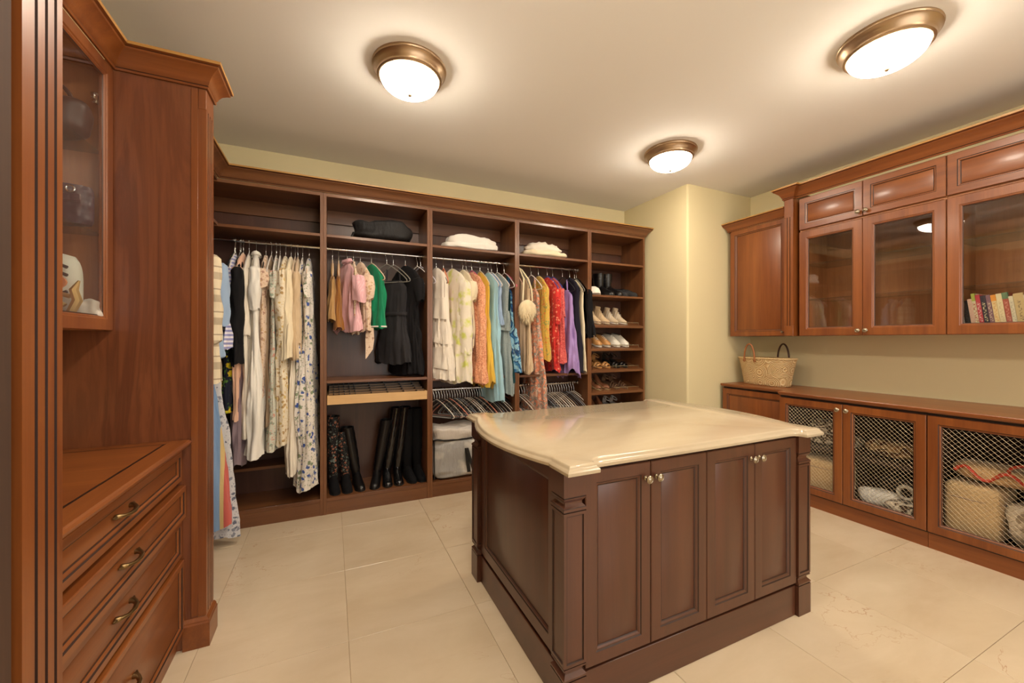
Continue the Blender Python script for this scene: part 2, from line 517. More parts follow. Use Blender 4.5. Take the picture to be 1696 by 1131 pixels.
chest = thing('drawer_chest', 'cherry wood chest of four drawers with curved brass pulls between fluted pilasters', 'drawers', (-.60, 1.152, 0), R(90))
W = 1.046
b = MB(); b.box(0, W, .0215, .525, .0, .898); b.build('body', M['cherry_z'], chest, smooth=False)
for z0, z1, yo in ((.752, .884, 0), (.590, .732, -.014), (.418, .582, 0), (.088, .405, -.008)):
    f = door(chest, .004, W - .004, z0, z1, yo, ax='x', st=.028, name='drawer', t=.021 - yo)
    pull(f, 0, (z1 - z0) / 2 + .005, .009)
ct = thing('chest_top', 'cherry wood top with dark inlay border on the four-drawer chest', 'countertop', (-.578, 1.152, .899), R(90))
b = MB()
b.sweep([(0, 0), (W, 0)], [(-.55, 0), (-.004, 0), (-.001, .003), (-.001, .007), (.004, .010), (.010, .013), (.012, .020), (.008, .027), (.002, .031), (-.55, .031)], 1)
b.build('board', M['cherry_x'], ct, 25)
b = MB()
for (x0, x1, y0, y1) in ((.06, W - .06, .062, .070), (.06, W - .06, .47, .478), (.06, .068, .0705, .4695), (W - .068, W - .06, .0705, .4695)):
    b.box(x0, x1, y0, y1, .0302, .0316)
b.build('inlay_border', M['inlay'], ct, smooth=False)
MB().box(.0685, W - .0685, .0705, .4695, .0302, .0314).build('inset_panel', M['cherry_y'], ct, smooth=False)

def tall_end(label, y0, y1):
    t = thing('tall_end_panel', label, 'panel', (-.515, y0, 0), R(90))
    w = y1 - y0
    MB().box(0, w, .0305, .613, .0, 2.498, .001).build('side_panel', M['panel'], t, smooth=False)
    MB().box(-.004, -.0002, .030, .055, .14, 2.49, .001).build('stile', M['cherry_z'], t)
    pilaster(t, 0, w, 0, .13, 2.498, 3, .030, fz=(.006, .09), fr=(.25, .5, .75) if y0 > 2 else (.32, .57, .81))
    return t
for lab, y0, y1 in (('tall fluted cherry end panel beside the hanging plaid shirts', 2.2, 2.32), ('tall fluted cherry end panel beside the dark casing board', 1.03, 1.15)):
    t = tall_end(lab, y0, y1)
    w = y1 - y0
    pth = [(0, .082), (0, 0), (w, 0)] if y0 > 2 else [(0, .613), (0, 0), (w, 0), (w, .06)]
    # plinth wraps the three free faces
    b = MB()
    b.sweep(pth, [(0.0002, 0), (.016, 0), (.016, .105), (.012, .112), (.012, .117), (.006, .126), (0.0002, .13)], 1)
    b.build('plinth', M['cherry_x'], t, 25)

tag(MB().box(-1.128, -.517, .955, 1.010, 0, 2.6, .003).build('casing_board', wood('dark_walnut', (52, 33, 22), (74, 49, 33), 'z', rough=.75, coat=0), None), 'dark walnut casing board standing beside the fluted end panel', 'casing')
disp = thing('display_cabinet', 'cherry wall cabinet with clear glass door above the drawer chest', 'cabinet', (-.83, 1.152, 1.41), R(90))
H = 1.088
b = MB()
b.box(0, .018, .0225, .299, 0, H); b.box(W - .018, W, .0225, .299, 0, H); b.box(.018, W - .018, .0225, .299, 0, .02); b.box(.018, W - .018, .0225, .299, H - .02, H)
b.build('carcass', M['interior'], disp, smooth=False)
MB().box(.018, W - .018, .28, .2985, .02, H - .02).build('back_panel', M['interior'], disp, smooth=False)
for k in range(2):
    x0, x1 = .002 + k * W / 2, (k + 1) * W / 2 - .002
    f = door(disp, x0, x1, 0, H, 0, kind='glass', st=.05)
    for hz in (.07, H - .16):
        xx = (x1 - .06 if k else x0 + .06) - (x0 + x1) / 2
        g = MB().box(xx - .03, xx + .03, .021, .035, hz - .012, hz + .012, .003)
        g.box(xx - .012, xx + .012, .021, .040, hz - .022, hz + .022, .004)
        g.build('hinge', M['chrome'], f)
for z in (.385, .72):
    MB().box(.02, W - .02, .03, .278, z, z + .008, .001).build('glass_shelf', M['gshelf'], disp)
crown('crown_molding', 'cherry crown molding capping the drawer chest hutch and its fluted end panels',
      [(-1.128, 1.03), (-.515, 1.03), (-.515, 1.151), (-.83, 1.151), (-.83, 2.199), (-.515, 2.199), (-.515, 2.32), (-1.128, 2.32)], 2.499, .10, .068)

# things in the display cabinet
def bag_shape(w, h, d, n=28, pw=3.0, taper=.0):
    """rounded pouch, base at z=0, wide along x"""
    rs = []
    K = 14
    for i in range(K + 1):
        v = i / K
        s = (1 - abs(2 * v - 1) ** pw) ** (1 / pw) if 0 < v < 1 else .02
        sw = s * (1 - taper * v)
        rs.append([(w / 2 * sw * cos(a) * (abs(cos(a)) + 1e-6) ** (-.35), d / 2 * s * sin(a), h * v) for a in [2 * pi * k / n for k in range(n)]])
    return MB().rings(rs)

def lumpy(w, d, h, seed=0, amp=.02, pw=2.6, nu=36, nv=18, freq=6.0, flat=True):
    """soft folded bundle resting on z=0"""
    rs = []
    for j in range(nv + 1):
        ph = pi * j / nv
        cz, sz = cos(ph), sin(ph)
        ring = []
        for k in range(nu):
            a = 2 * pi * k / nu
            e = 2 / pw
            sx = (abs(cos(a)) ** e) * (1 if cos(a) >= 0 else -1); sy = (abs(sin(a)) ** e) * (1 if sin(a) >= 0 else -1)
            r = abs(sz) ** e + .004
            x, y = w / 2 * sx * r, d / 2 * sy * r
            z = h / 2 - h / 2 * (abs(cz) ** e) * (1 if cz >= 0 else -1)
            nn = noise.noise(Vector((x * freq + seed * 3.1, y * freq, z * freq * 2.2 + seed)))
            rg = 1 - abs(noise.noise(Vector((x * freq * 1.6 - seed, y * freq * 1.6 + seed, z * freq * 1.2)))) * 2
            q = amp * (nn + .5 * rg)
            x += q * sx; y += q * sy; z += q * (.8 if z > h * .5 else .2)
            ring.append((x, y, max(0.0, z)))
        rs.append(ring)
    return MB().rings(rs)

shoe_bag_mat = plain('plum_quilted_leather', (70, 44, 58), .35)
def quilted():
    t = NT('plum_quilted_leather'); v = t.coords((1, 1, 1), rnd=False, rot=(0, R(45), 0))
    ck = t.n('ShaderNodeTexWave', wave_type='BANDS', bands_direction='X'); ck.inputs['Scale'].default_value = 8; t.l(v, ck.inputs[0])
    ck2 = t.n('ShaderNodeTexWave', wave_type='BANDS', bands_direction='Z'); ck2.inputs['Scale'].default_value = 8; t.l(v, ck2.inputs[0])
    h = t.math('MULTIPLY', ck.outputs['Fac'], ck2.outputs['Fac']); t.bump(h, .5, .006)
    return t.base(lin((66, 42, 54)), .35)
LX = lambda y: y - 1.152
qb = thing('quilted_handbag', 'plum quilted leather handbag with a silver ring in the glass cabinet', 'handbag', (-.965, 2.085, 1.8035), R(0))
bag_shape(.24, .17, .08, pw=7).build('body', quilted(), qb, 60)
b = MB(); b.tube([(.075 + .012 * cos(a), -.050, .135 + .012 * sin(a)) for a in [2 * pi * k / 20 for k in range(20)]], .003, 6, closed=True, up=(0, 1, 0))
b.build('ring', M['chrome'], qb)
b = MB(); b.box(.05, .10, -.046, -.040, .09, .118, .002); b.build('clasp', shoe_bag_mat, qb)
hb = thing('slouchy_bag', 'dark brown soft leather bag on the upper glass shelf', 'handbag', (-.975, 2.085, 2.1385), R(0))
lumpy(.22, .14, .16, 4, .02).build('body', plain('dark_brown_leather', (62, 40, 36), .45), hb, 60)
b = MB(); b.tube([(.08 * cos(a), -.02, .12 + .09 * sin(a)) for a in [pi * k / 12 for k in range(13)]], .007, 8); b.build('handle', plain('dark_strap_leather', (50, 30, 26), .5), hb)
nb = thing('novelty_handbag', 'white and orange rounded handbag with dark outlines in the glass cabinet', 'handbag', (-.985, 2.115, 1.4302), R(0))
wh = plain('cream_leather', (222, 220, 204), .45); orr = plain('orange_leather', (226, 140, 84), .45); dk = plain('charcoal_outline', (52, 48, 46), .5)
pr = bag_shape(.19, .285, .09, pw=3.4); pr.build('body', wh, nb, 60)
b = MB(); b.rings([[(x * .07, -.052 + yy, .16 + z * .035) for x, z in [(cos(2 * pi * k / 20), sin(2 * pi * k / 20)) for k in range(20)]] for yy in (0, .012)]); b.build('orange_patch', orr, nb)
for z0, bow in ((.185, .02), (.215, .02), (.125, -.02)):
    b = MB(); b.tube([(x * .075, -.054, z0 + bow * (1 - x * x)) for x in [k / 8 - 1 for k in range(17)]], .006, 6); b.build('outline', dk, nb)
gb = thing('bow_ornament', 'small gold bow ornament beside the orange and white handbag', 'ornament', (-.905, 2.045, 1.4302), R(0))
gm = plain('pale_gold', (206, 168, 104), .4, .6)
b = MB(); b.tube([(0, 0, 0.01), (.01, 0, .04), (.03, 0, .09), (.02, 0, .13), (.035, 0, .165)], [.012, .014, .016, .014, .004], 8); b.build('stem', gm, gb)
b = MB(); b.tube([(-.005, 0, .07), (-.03, 0, .09), (-.02, 0, .115), (.01, 0, .105)], .009, 8); b.build('loop', gm, gb)
mg = thing('grey_medallion', 'round grey medallion with raised white curl beside the gold bow ornament', 'ornament', (-.955, 2.035, 1.4302), R(0))
MB().lathe([(.002, 0), (.036, 0), (.038, -.004), (.036, -.010), (.002, -.010)], 24, (0, 0, .039), 'y').build('disc', dk, mg)
b = MB(); b.tube([(.022 * cos(a) * (1 - a / 9), -.012, .04 + .022 * sin(a) * (1 - a / 9)) for a in [k * .35 for k in range(18)]], .005, 6); b.build('curl', wh, mg)
fp = thing('pale_pouch', 'crumpled pale fabric pouch beside the gold bow ornament', 'pouch', (-.885, 2.125, 1.4302), R(0))
lumpy(.08, .07, .10, 9, .012, freq=18).build('body', plain('pale_silk', (206, 196, 184), .6, sheen=.3), fp, 60)

# ================================================================== BACK: closet units
def closet_unit(label, x0, x1, shelves=(), rods=(), left_open=False, cleat=True):
    W = x1 - x0; D = .393; pt = .0232
    t = thing('closet_unit', label, 'closet', (x0, CF, 0), 0, 'closet units along the back wall')
    for a in (0, W - pt):
        MB().box(a, a + pt, 0, D, 0, 2.525, .0012).build('side_panel', M['closet_z'], t)
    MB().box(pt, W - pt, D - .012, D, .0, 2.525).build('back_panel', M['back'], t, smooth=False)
    MB().box(pt, W - pt, 0.002, D - .0125, 2.500, 2.525, .001).build('top_panel', M['closet_x'], t)
    MB().box(pt, W - pt, 0.001, D - .0125, .102, .130, .0015).build('bottom_panel', M['closet_x'], t)
    MB().box(pt, W - pt, 0.004, .022, 0, .1015).build('plinth', M['closet_x'], t, smooth=False)
    if cleat: MB().box(pt, W - pt, D - .030, D - .0125, 2.385, 2.4995, .001).build('cleat', M['closet_x'], t)
    for z, f in [(2.205, 0.004)] + list(shelves):
        MB().box(pt, W - pt, f, D - .0125, z - .022, z, .0015).build('shelf', M['closet_x'], t)
    for z in rods:
        b = MB(); b.tube([(pt, .19, z), (W - pt, .19, z)], .0125, 12, flat=1.0); r = b.build('hanging_rod', M['chrome'], t, 60)
        for a in (pt, W - pt):
            s = 1 if a == pt else -1
            MB().lathe([(.006, 0), (.024, 0), (.024, s * .005), (.017, s * .007), (.017, s * .016), (.006, s * .016)], 18, (a, .19, z), 'x').build('rod_bracket', M['chrome'], t)
    return t
RZ = 2.13; RZ2 = .915; RY = CF + .19
BX = [-1.128, -.06, .777, 1.615, 2.45, 3.195]
closet_unit('open closet unit of long dresses and cream blouses beside the plaid shirts', BX[0], BX[1], [(.39, .16)], [RZ])
u2 = closet_unit('open closet unit with tall black boots and a pull-out jewelry tray', BX[1], BX[2], [(1.052, .003)], [RZ])
closet_unit('open closet unit of pastel dresses above the clear storage bag', BX[2], BX[3], [(1.035, .02)], [RZ, RZ2])
closet_unit('open closet unit with purple, red and yellow dresses beside the shoe shelves', BX[3], BX[4], [(1.035, .003)], [RZ, RZ2])
u5 = closet_unit('open shoe closet unit with slanted shelves beside the boxed-out corner wall', BX[4], BX[5], [(1.852, .003)], [])
W5 = BX[5] - BX[4]; pt = .0232
TILT = R(14)
SLANT = [1.528, 1.280, 1.052, .818, .570]
for z in SLANT:
    b = MB(); L = .36
    b.rings([[(pt, .003, z - .024), (pt, .003, z), (pt, .003 + L, z + L * math.tan(TILT)), (pt, .003 + L, z - .024 + L * math.tan(TILT))],
             [(W5 - pt, .003, z - .024), (W5 - pt, .003, z), (W5 - pt, .003 + L, z + L * math.tan(TILT)), (W5 - pt, .003 + L, z - .024 + L * math.tan(TILT))]])
    sh = b.build('slanted_shelf', M['closet_x'], u5)
    b = MB(); b.tube([(.06, .035, z + .009), (.06, .035, z + .038), (W5 - .06, .035, z + .038), (W5 - .06, .035, z + .009)], .0036, 6)
    for k in range(1, 4):
        x = .06 + (W5 - .12) * k / 4; b.tube([(x, .035, z + .009), (x, .035, z + .035)], .002, 6)
    b.build('shoe_fence', M['chrome'], sh)
# the run on the left wall
t = thing('closet_unit', 'open closet unit on the left wall holding the plaid shirts and striped dress', 'closet', (-.735, 2.322, 0), R(90))
Wl = CF - 2.324; D = .393
for a in (0, Wl - pt):
    MB().box(a, a + pt, 0 if a == 0 else .30, D, 0, 2.525, .0012).build('side_panel', M['closet_z'], t)
MB().box(pt, Wl - pt, D - .012, D, 0, 2.525).build('back_panel', M['back'], t, smooth=False)
MB().box(pt, Wl - pt, 0, D - .0125, 2.50, 2.525, .001).build('top_panel', M['closet_x'], t)
MB().box(pt, Wl - pt, 0, D - .0125, 2.183, 2.205, .001).build('shelf', M['closet_x'], t)
MB().box(pt, Wl, 0, D - .0125, .102, .13, .001).build('bottom_panel', M['closet_x'], t)
MB().box(pt, Wl, .004, .022, 0, .1015).build('plinth', M['closet_x'], t, smooth=False)
b = MB(); b.tube([(pt, .2, RZ), (Wl - pt, .2, RZ)], .0125, 12); b.build('hanging_rod', M['chrome'], t, 60)
crown('crown_molding', 'long cherry crown molding running over the open closet units', [(-.735, 2.345), (-.735, CF), (BX[5], CF), (BX[5], YB - .003)], 2.5255, .088, .080, wd='closet_x')

M['divider'] = wood('tray_divider_wood', (140, 104, 66), (162, 124, 82), 'x')
# pull-out jewelry tray
tr = thing('jewelry_tray', 'pale maple pull-out jewelry tray with small compartments', 'tray', (BX[1] + .0265, CF - .012, .862), 0)
TW = .837 - .053
MB().box(0, TW, 0, .016, 0, .072, .0015).build('front', M['maple'], tr)
for x in (0, TW - .012): MB().box(x, x + .012, .0165, .37, .0, .072, .001).build('side', M['maple'], tr)
MB().box(.0125, TW - .0125, .0165, .37, .0, .012).build('bottom', plain('brown_felt', (92, 70, 48), .95), tr, smooth=False)
MB().box(.0125, TW - .0125, .358, .37, .0125, .072).build('back', M['maple'], tr, smooth=False)
rows = (.017, .085, .155, .225, .295, .357)
for k, y in enumerate(rows[1:-1]):
    MB().box(.0125, TW - .0125, y, y + .007, .0125, .068 + .013 * (k + 1), .001).build('divider', M['divider'], tr)
    MB().box(.0125, TW - .0125, y, y + .0068, .0683 + .013 * (k + 1), .0718 + .013 * (k + 1)).build('gap_shade_strip', M['inlay'], tr, smooth=False)  # dark strip on the divider top stands in for the shadowed gap
for x in [.045, .085, .125, .165, .205, .33, .46, .59, .7]:
    for k in range(5):
        MB().box(x, x + .005, rows[k] + .0075, rows[k + 1] - .0005, .0125, .078 + .013 * k).build('cross_divider', M['inlay'], tr, smooth=False)  # dark colour stands in for shade between the compartments

# ================================================================== ISLAND
IX, IY, IW, ID = .748, 1.204, 1.454, 1.02
isl = thing('closet_island', 'dark brown island cabinet with corner posts and four tall doors', 'island', (IX, IY, 0))
MB().box(.045, IW - .045, .030, ID - .045, .0, .899).build('body', M['island_z'], isl, smooth=False)
PS = .097
for px_, py_ in ((0, 0), (IW - PS, 0), (0, ID - PS), (IW - PS, ID - PS)):
    c0 = PS / 2
    sq = lambda h, z: [(-h, -h, z), (h, -h, z), (h, h, z), (-h, h, z)]
    b = MB()
    lowr = [(c0, 0), (c0, .148), (c0 - .003, .1485), (c0 - .003, .1525), (c0, .153), (c0, .160), (c0 - .012, .172), (c0 - .013, .180), (c0 - .002, .190), (c0 - .002, .196), (c0 - .004, .1965), (c0 - .004, .200)]
    b.rings([sq(h, z) for h, z in lowr], mats=[0, 1, 1, 1, 0, 0, 0, 0, 0, 1, 1])
    hi_ = [(c0 - .004, .752), (c0 - .004, .756), (c0, .7565), (c0, .766), (c0 - .003, .768), (c0 - .013, .778), (c0 - .013, .786), (c0 - .002, .800), (c0 - .002, .803), (c0 - .004, .8035), (c0 - .004, .808), (c0, .8085), (c0, .899)]
    b.rings([sq(h, z) for h, z in hi_], mats=[1, 1, 0, 1, 0, 0, 0, 0, 1, 1, 1, 0])
    h = c0 - .001
    for k in range(4):
        tb = MB(); tb.rect(-h, h, .2002, .7518, [(0, -h), (.011, -h), (.013, -h + .0045), (.016, -h + .0045)], cap0=False, mats=[0, 1, 1])
        ca, sa = cos(k * pi / 2), sin(k * pi / 2)
        b.add([(x * ca - y * sa, x * sa + y * ca, z) for x, y, z in tb.v], []); base_ = len(b.v) - len(tb.v)
        b.f += [(tuple(i + base_ for i in q), m) for q, m in tb.f]
    b.build('post', [M['island_z'], M['glaze']], isl, 25, loc=(px_ + c0, py_ + c0, 0))
# plinth all round
b = MB()
b.box(PS, IW - PS, .016, .0295, 0, .149, .002); b.box(PS, IW - PS, ID - .0445, ID - .02, 0, .149, .002)
b.box(.022, .0445, PS, ID - PS, 0, .149, .002); b.box(IW - .0445, IW - .022, PS, ID - PS, 0, .149, .002)
b.build('plinth', M['island_x'], isl)
DW = (IW - 2 * PS) / 4
for k in range(4):
    x0, x1 = PS + DW * k + .0018, PS + DW * (k + 1) - .0018
    kx = x1 - .026 if k % 2 == 0 else x0 + .026
    door(isl, x0, x1, .163, .888, .010, 'island', .0195, .052, kn=(kx, .825))
door(isl, 0, ID - 2 * PS - .004, .163, .888, 0, 'island', .020, .06, name='side_panel', pos=(.024, ID / 2, .163), rz=R(-90))
door(isl, 0, ID - 2 * PS - .004, .163, .888, 0, 'island', .020, .06, name='side_panel', pos=(IW - .024, ID / 2, .163), rz=R(90))
for k in range(4):
    door(isl, 0, DW - .0036, .163, .888, 0, 'island', .0195, .052, pos=(PS + DW * (k + .5), ID - .024, .163), rz=R(180))
# marble top
cx_, cy_ = IX + IW / 2, IY + ID / 2
hx, hy = .742, .562
q1 = []
q1 += [(-hx, -hy), (-hx + .135, -hy), (-hx + .138, -hy + .022), (-hx + .143, -hy + .034), (-hx + .152, -hy + .043), (-hx + .166, -hy + .049), (-hx + .19, -hy + .050), (-.35, -hy + .048), (0, -hy + .046)]
front_ = q1 + [(-x, y) for x, y in reversed(q1[:-1])]
ys = [-hy + .14 + (2 * hy - .28) * k / 26 for k in range(27)]
bow = [(hx - .006 + .085 * (sin(pi * (k / 26)) ** .85), ys[k]) for k in range(1, 26)]
right_ = [(hx, -hy + .128), (hx - .004, -hy + .14)] + bow + [(hx - .004, hy - .14), (hx, hy - .128)]
out = front_ + right_ + [(-x, -y) for x, y in front_] + [(-x, -y) for x, y in right_]
def offset(poly, d):
    n = len(poly); res = []
    for i in range(n):
        a, p, c = Vector(poly[i - 1]), Vector(poly[i]), Vector(poly[(i + 1) % n])
        d1, d2 = (p - a).normalized(), (c - p).normalized()
        n1, n2 = Vector((d1.y, -d1.x)), Vector((d2.y, -d2.x))
        mv = n1 + n2; mv = mv / max(.6, mv.dot(n1)) if mv.length > 1e-6 else n1
        res.append((p.x + mv.x * d, p.y + mv.y * d))
    return res
b = MB()
spec = [(-.03, 0), (-.005, 0), (-.001, .002), (0, .006), (0, .013), (-.003, .018), (-.008, .021), (-.011, .024), (-.0125, .029), (-.016, .033), (-.021, .035)]
b.rings([[(x, y, z) for x, y in offset(out, d)] for d, z in spec])
tag(b.build('marble_countertop', M['marble'], None, 30, loc=(cx_, cy_, .8995)), 'cream marble countertop with bowed ogee edges on the dark island', 'countertop')

# ================================================================== RIGHT: base cabinets
def base_unit(label, X, y0, w, kinds, d=None):
    t = thing('base_cabinet', label, 'cabinet', (X, y0, 0), R(-90), 'base cabinets along the right wall')
    D = (XR - .003 - X); p = .018
    b = MB()
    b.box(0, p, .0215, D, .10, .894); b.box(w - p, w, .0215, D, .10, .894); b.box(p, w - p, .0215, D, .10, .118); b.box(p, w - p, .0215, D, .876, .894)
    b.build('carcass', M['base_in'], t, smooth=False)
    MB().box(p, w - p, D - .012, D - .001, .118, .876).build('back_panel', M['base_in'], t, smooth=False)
    MB().box(0, w, .0225, .040, .0, .0995).build('plinth', M['cherry_x'], t, smooth=False)
    for a_ in (0, w - p): MB().box(a_, a_ + p, .0405, D, 0, .0995).build('foot_rail', M['cherry_x'], t, smooth=False)
    MB().box(p, w - p, .10 if label.find('red-trimmed') < 0 else .42, D - .0125, .455, .473).build('shelf', M['base_in'], t, smooth=False)
    n = len(kinds); dw = w / n
    for k, kd in enumerate(kinds):
        x0, x1 = dw * k + .002, dw * (k + 1) - .002
        if n == 1: kn = None
        else: kn = (x1 - .028, .832) if k % 2 == 0 else (x0 + .028, .832)
        door(t, x0, x1, .112, .876, 0, kind=kd, kn=kn, st=.056)
    return t
base_unit('cherry base cabinet with solid panel door under the woven basket', 3.70, 2.86, .655, ['panel'])
base_unit('cherry base cabinet with two wire mesh doors next to the solid-door one', 3.57, 2.203, .946, ['mesh', 'mesh'])
base_unit('cherry base cabinet with wire mesh doors holding the red-trimmed bag', 3.57, 1.255, .946, ['mesh', 'mesh'])
wt = MB()
pl = [(3.682, 2.868), (3.682, 2.225), (3.672, 2.212), (3.552, 2.205), (3.552, .305), (XR - .003, .305), (XR - .003, 2.868)]
wt.rings([[(x, y, z) for x, y in offset(pl, d)] for d, z in [(-.012, .895), (-.010, .899), (-.004, .902), (-.002, .907), (0, .912), (0, .920), (-.004, .925)]])
tag(wt.build('wood_countertop', M['cherry_y'], None, 25), 'long cherry wood countertop over the wire mesh door cabinets', 'countertop')

# upper cabinets
def wall_unit(label, X, y0, w, z0, z1, glass=True):
    t = thing('wall_cabinet', label, 'cabinet', (X, y0, z0), R(-90), 'wall cabinets along the right wall')
    D = XR - .003 - X; p = .018; H = z1 - z0
    b = MB()
    b.box(0, p, .0215, D, 0, H); b.box(w - p, w, .0215, D, 0, H); b.box(p, w - p, .0215, D, 0, p); b.box(p, w - p, .0215, D, H - p, H)
    if glass: b.box(p, w - p, .0215, D - .0125, .925, .943)
    b.build('carcass', M['interior'] if glass else M['cherry_z'], t, smooth=False)
    MB().box(p, w - p, D - .012, D - .001, p, H - p).build('back_panel', M['interior'], t, smooth=False)
    if glass:
        for z in (.315, .625):
            MB().box(p + .001, w - p - .001, .06, D - .013, z, z + .008, .001).build('glass_shelf', M['gshelf'], t)
        for k in range(2):
            x0, x1 = w / 2 * k + .002, w / 2 * (k + 1) - .002
            kx = x1 - .024 if k == 0 else x0 + .024
            gd = door(t, x0, x1, 0, .918, 0, kind='glass', kn=(kx, .038), st=.062, t=.019)
            gd.rotation_euler.z = R(.9 if k else .2)
            door(t, x0, x1, .938, H - .005, 0, kind='panel', kn=(kx, .975), st=.052, ax='x')
    else:
        door(t, .022, w - .004, 0.002, H, 0, kind='panel', st=.05)
        knob(t.children[-1], w / 2 - .045, 0, .035, s=.7)
    return t
wall_unit('shorter cherry wall cabinet with solid panel door above the woven basket', 3.80, 2.86, .588, 1.41, 2.498, False)
pp = thing('fluted_pilaster', 'fluted cherry pilaster standing between the solid door and glass door wall cabinets', 'pilaster', (3.75, 2.2705, 1.41), R(-90))
MB().box(0, .077, .0305, XR - .003 - 3.75, 0, 1.228, .001).build('block', M['cherry_z'], pp)
pilaster(pp, 0, .077, 0, 0, 1.228, 2, .030, name='fluted_face', fz=(.09, .16), fr=(.36, .66))
wall_unit('cherry wall cabinet with two clear glass doors and empty glass shelves', 3.79, 2.168, .932, 1.41, 2.628)
wall_unit('cherry wall cabinet with glass doors and a row of books inside', 3.79, 1.234, .932, 1.41, 2.628)
crown('crown_molding', 'short cherry crown molding on the solid-door wall cabinet', [(XR - .003, 2.86), (3.80, 2.86), (3.80, 2.2715)], 2.4985, .088, .066, wd='cherry_y')
crown('crown_molding', 'cherry crown molding stepping around the pilaster over the glass door cabinets',
      [(XR - .003, 2.2705), (3.75, 2.2705), (3.75, 2.1925), (3.79, 2.1925), (3.79, .302), (XR - .003, .302)], 2.6385, .104, .074, wd='cherry_y')
MB()

# ================================================================== fabrics
FC = {}
def fabric(name, base, kind='plain', c2=None, c3=None, sc=30.0, rough=.9, sheen=.25, axis=1, crush=.35):
    if name in FC: return FC[name]
    t = NT('fabric_' + name); v = t.coords((1, 1, 1), rnd=True)
    A = lin(base); B = lin(c2) if c2 else A; D = lin(c3) if c3 else B
    col = A
    def bands(vec, ax, s, lo, hi):
        sp = t.n('ShaderNodeSeparateXYZ'); t.l(vec, sp.inputs[0])
        fr = t.math('FRACT', t.math('MULTIPLY', sp.outputs[ax], s))
        return t.ramp(fr, [(0, (0, 0, 0)), (lo, (1, 1, 1)), (hi, (0, 0, 0))], 'CONSTANT')
    if kind in ('floral', 'dots', 'sequin'):
        vo = t.n('ShaderNodeTexVoronoi'); vo.inputs['Scale'].default_value = sc; t.l(v, vo.inputs['Vector'])
        wob = t.noise(v, sc * 2.2, 2)
        d = t.math('ADD', vo.outputs['Distance'], t.math('MULTIPLY', t.math('SUBTRACT', wob.outputs['Fac'], .5), 1.0 if kind == 'floral' else .1))
        th = {'floral': .36, 'dots': .24, 'sequin': .42}[kind]
        m = t.ramp(d, [(th - .05, (1, 1, 1)), (th + .04, (0, 0, 0))])
        sep = t.n('ShaderNodeSeparateColor'); t.l(vo.outputs['Color'], sep.inputs[0])
        pick = t.ramp(sep.outputs[0], [(0, B), (.55, D)], 'CONSTANT')
        gate = t.ramp(sep.outputs[1], [(0, (1, 1, 1)), (.8 if kind == 'floral' else 1.0, (0, 0, 0))], 'CONSTANT') if kind == 'floral' else None
        if gate: m = t.math('MULTIPLY', m, gate)
        col = t.mix(m, A, pick)
        if kind == 'floral':
            v2 = t.n('ShaderNodeTexVoronoi'); v2.inputs['Scale'].default_value = sc * 2.1; t.l(v, v2.inputs['Vector'])
            w2 = t.noise(v, sc * 3.5, 2)
            d2 = t.math('ADD', v2.outputs['Distance'], t.math('MULTIPLY', t.math('SUBTRACT', w2.outputs['Fac'], .5), .7))
            m2 = t.ramp(d2, [(.22, (1, 1, 1)), (.34, (0, 0, 0))])
            col = t.mix(t.math('MULTIPLY', m2, .6), col, D)
    elif kind == 'stripe':
        m = bands(v, axis, sc, .001, .5); col = t.mix(m, A, B)
        if c3:
            m2 = bands(v, axis, sc * .5, .70, .76); col = t.mix(m2, col, D)
    elif kind == 'plaid':
        m = bands(v, axis, sc, .30, .62); m2 = bands(v, 2, sc, .30, .62)
        col = t.mix(t.math('MULTIPLY', m, .45), A, B); col = t.mix(t.math('MULTIPLY', m2, .45), col, D)
        col = t.mix(t.math('MULTIPLY', bands(v, axis, sc, .84, .90), .6), col, D); col = t.mix(t.math('MULTIPLY', bands(v, 2, sc, .84, .90), .6), col, D)
    elif kind == 'tiedye':
        nz = t.noise(v, sc, 2); m = t.ramp(nz.outputs['Fac'], [(.52, (0, 0, 0)), (.68, (1, 1, 1))]); col = t.mix(m, A, B)
    elif kind == 'paint':
        nz = t.noise(v, sc, 3, .5, 1.2); col = t.ramp(nz.outputs['Fac'], [(.32, A), (.44, B), (.5, D), (.58, A), (.68, B)])
    n = t.noise(t.coords((1, 1, .25)), 26, 4)
    t.bump(n.outputs['Fac'], crush, .012)
    FC[name] = t.base(col, rough, sheen=sheen * min(1, max(base) / 200) ** 2, spec=.25)
    return FC[name]

# ================================================================== hangers
HC = {}
def hanger_meshes(kind, rgb):
    key = (kind, rgb)
    if key in HC: return HC[key]
    mat = plain('hanger_%s' % len(HC), rgb, .7 if kind != 'plastic' else .4)
    b = MB(); r = .0045
    half = [(0, 0, -.092), (0, .02, -.100), (0, .06, -.122), (0, .12, -.166), (0, .165, -.204), (0, .190, -.230)]
    lo = [(0, .195, -.243), (0, .186, -.252), (0, .15, -.254), (0, .08, -.254), (0, 0, -.254)]
    loop = half + lo + [(x, -y, z) for x, y, z in reversed(lo[:-1])] + [(x, -y, z) for x, y, z in reversed(half[1:])]
    b.tube(loop, r, 6, closed=True, up=(1, 0, 0))
    body = b.mesh('body', mat, 60)
    h = MB(); R_ = .0165
    pts = [(0, R_ * cos(a), R_ * sin(a)) for a in [pi * 1.0 - k * pi * 1.15 / 10 + pi * .15 for k in range(11)]]
    pts = [(0, y, z) for _, y, z in pts]
    stem = [(0, R_ * .9, -.014), (0, R_ * .45, -.036), (0, 0, -.054), (0, 0, -.098)]
    h.tube(pts + stem, .0022, 6, up=(1, 0, 0))
    hook = h.mesh('hook', M['hook'], 60)
    HC[key] = (body, hook)
    return HC[key]
